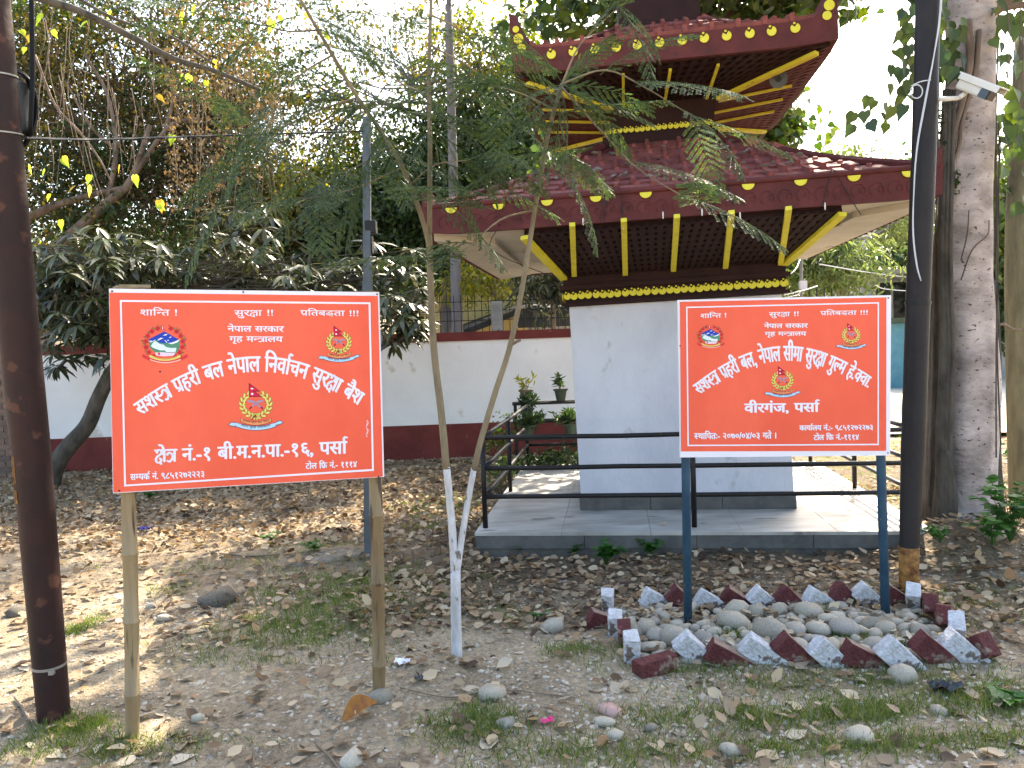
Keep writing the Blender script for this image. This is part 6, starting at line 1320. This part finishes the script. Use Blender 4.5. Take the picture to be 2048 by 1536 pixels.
grass([(880, 1010, .25, .35, 2600), (860, 1050, .25, .15, 900), (1700, 905, 1.2, 1.4, 7000), (1760, 1000, .5, .7, 2600), (1640, 880, 2.0, 1.2, 4000), (280, 985, .5, .1, 500), (1120, 900, .3, .2, 400), (560, 1090, .3, .1, 300), (640, 1095, .2, .08, 300)], m_lawn, 'lawn_grass', (.02, .05))
def weed(name, label, px_, py_, n, size, spread, hgt, m=m_weed, group=None, T=T_HEART):
    p = on_ground(px_, py_); t = thing(name, label, 'plant', p, group); mb = MB(); C_, D_ = [], []
    for i in range(n):
        a = rs2.uniform(0, 6.28); q = p+Vector((math.cos(a)*spread*rs2.random(), math.sin(a)*spread*rs2.random(), hgt*rs2.uniform(.4, 1))); pts = sm([p, p.lerp(q, .5)+Vector((0, 0, hgt*.2)), q], 3); mb.tube(pts, .0025, 4)
        for j in range(5): C_.append(tuple(pts[rs2.randrange(2, len(pts))])); b = rs2.uniform(0, 6.28); D_.append((math.cos(b), math.sin(b), rs2.uniform(-.2, .3)))
    mb.build('stem', m, t); C_, D_ = np.array(C_), np.array(D_); V_, Fs = scatter(T, C_, D_, np.array([[0, 0, 1.]])+unit(len(C_))*.4, size*(.6+.7*RNG.random(len(C_))))
    link('foliage', np_mesh('foliage', V_-np.array(p), Fs, m), t)
for i, (x, y, n, s, sp__, h_, lab) in enumerate([(1212, 1128, 22, .06, .16, .17, 'largest bright green weed against the platform front'), (1040, 1112, 12, .05, .12, .12, 'green weed low against the left end of the platform front'), (1150, 1112, 8, .045, .10, .10, 'small weed between two larger ones at the platform front'), (1300, 1112, 16, .05, .14, .13, 'dark green weed before the platform left of the blue post'), (1120, 1108, 6, .04, .1, .08, 'tiny weed at the platform edge slab'), (250, 1000, 0, 0, 0, 0, ''), (300, 1000, 10, .05, .12, .14, 'pale green weed beyond the left sign near the wall'), (1080, 1240, 5, .03, .08, .06, 'small sunlit weed right of the sapling'), (630, 1100, 8, .04, .12, .08, 'sunlit weed on the leaf litter behind the left sign'), (540, 1085, 8, .04, .12, .08, 'low sunlit weed left of the grey pole'), (2020, 1085, 30, .07, .28, .42, 'dark leafy bush at the foot of the tree on the right edge'), (2035, 960, 22, .08, .2, .5, 'leafy creeper on the mossy trunk at the right edge'), (1985, 1090, 12, .06, .18, .2, 'green weed between the tree and the right edge'), (2010, 1410, 10, .06, .10, .06, 'bright green broad leaf weed at the right edge in the foreground'), (1880, 1085, 10, .05, .18, .12, 'weeds among the roots of the big tree')]):
    if n: weed('weed', lab, x, y, n, s, sp__, h_)
# twigs, litter and debris
tw_ = [([(1190, 1258), (1290, 1252), (1350, 1235), (1392, 1262), (1400, 1270)], .006, 'long thin dry twig lying across the left side of the pebble bed'), ([(270, 1345), (300, 1320), (335, 1318), (352, 1340)], .004, 'bent dark wire-like twig right of the left bamboo post'), ([(290, 1250), (330, 1200), (360, 1180)], .006, 'straight stick on the mound behind the left bamboo post'), ([(30, 1400), (45, 1420), (60, 1450)], .008, 'short dark stick left of the iron pole foot'), ([(800, 1380), (900, 1400), (1000, 1385), (1150, 1400)], .004, 'long thin root across the ground before the sapling'), ([(630, 1490), (660, 1520), (680, 1545)], .006, 'short stick at the bottom left'), ([(1040, 1190), (1065, 1230), (1070, 1250)], .004, 'thin twig right of the sapling'), ([(505, 1490), (508, 1536)], .005, 'thin upright twig near the bottom left'), ([(440, 1110), (500, 1115), (560, 1112)], .008, 'fallen twig in the shade band')]
for P, r, lab in tw_:
    mb = MB(); pts = sm([on_ground(*q)+Vector((0, 0, .012)) for q in P]); mb.tube(pts, r*.8, 5); tag(mb.build('dry_twig', m_wood, loc=on_ground(*P[0])), lab, 'twig')
def crumple(name, px_, py_, s, m, label, cat):
    p = on_ground(px_, py_); rs_ = random.Random(px_); V = []; n = 7
    for j in range(n):
        for i in range(n): V.append(p+Vector(((i/(n-1)-.5)*s*1.5, (j/(n-1)-.5)*s, .01+rs_.random()*s*.5)))
    mb = MB(); mb.add(V, [(j*n+i, j*n+i+1, (j+1)*n+i+1, (j+1)*n+i) for j in range(n-1) for i in range(n-1)]); tag(mb.build(name, m, loc=p), label, cat)
crumple('plastic_bag', 1893, 1385, .09, m_plastic_b, 'crumpled black plastic bag lying in the right foreground', 'bag')
crumple('sweet_wrapper', 1095, 1448, .035, m_pink, 'small pink wrapper in the foreground', 'wrapper'); crumple('plastic_wrapper', 292, 1062, .08, m_purple, 'crumpled purple wrapper among the sunlit leaves behind the left sign', 'wrapper')
crumple('paper_scrap', 805, 1330, .05, m_signw, 'torn white paper scrap left of the sapling foot', 'paper'); crumple('paper_scrap', 842, 1362, .04, m_galv, 'crumpled bluish plastic scrap before the sapling', 'paper')
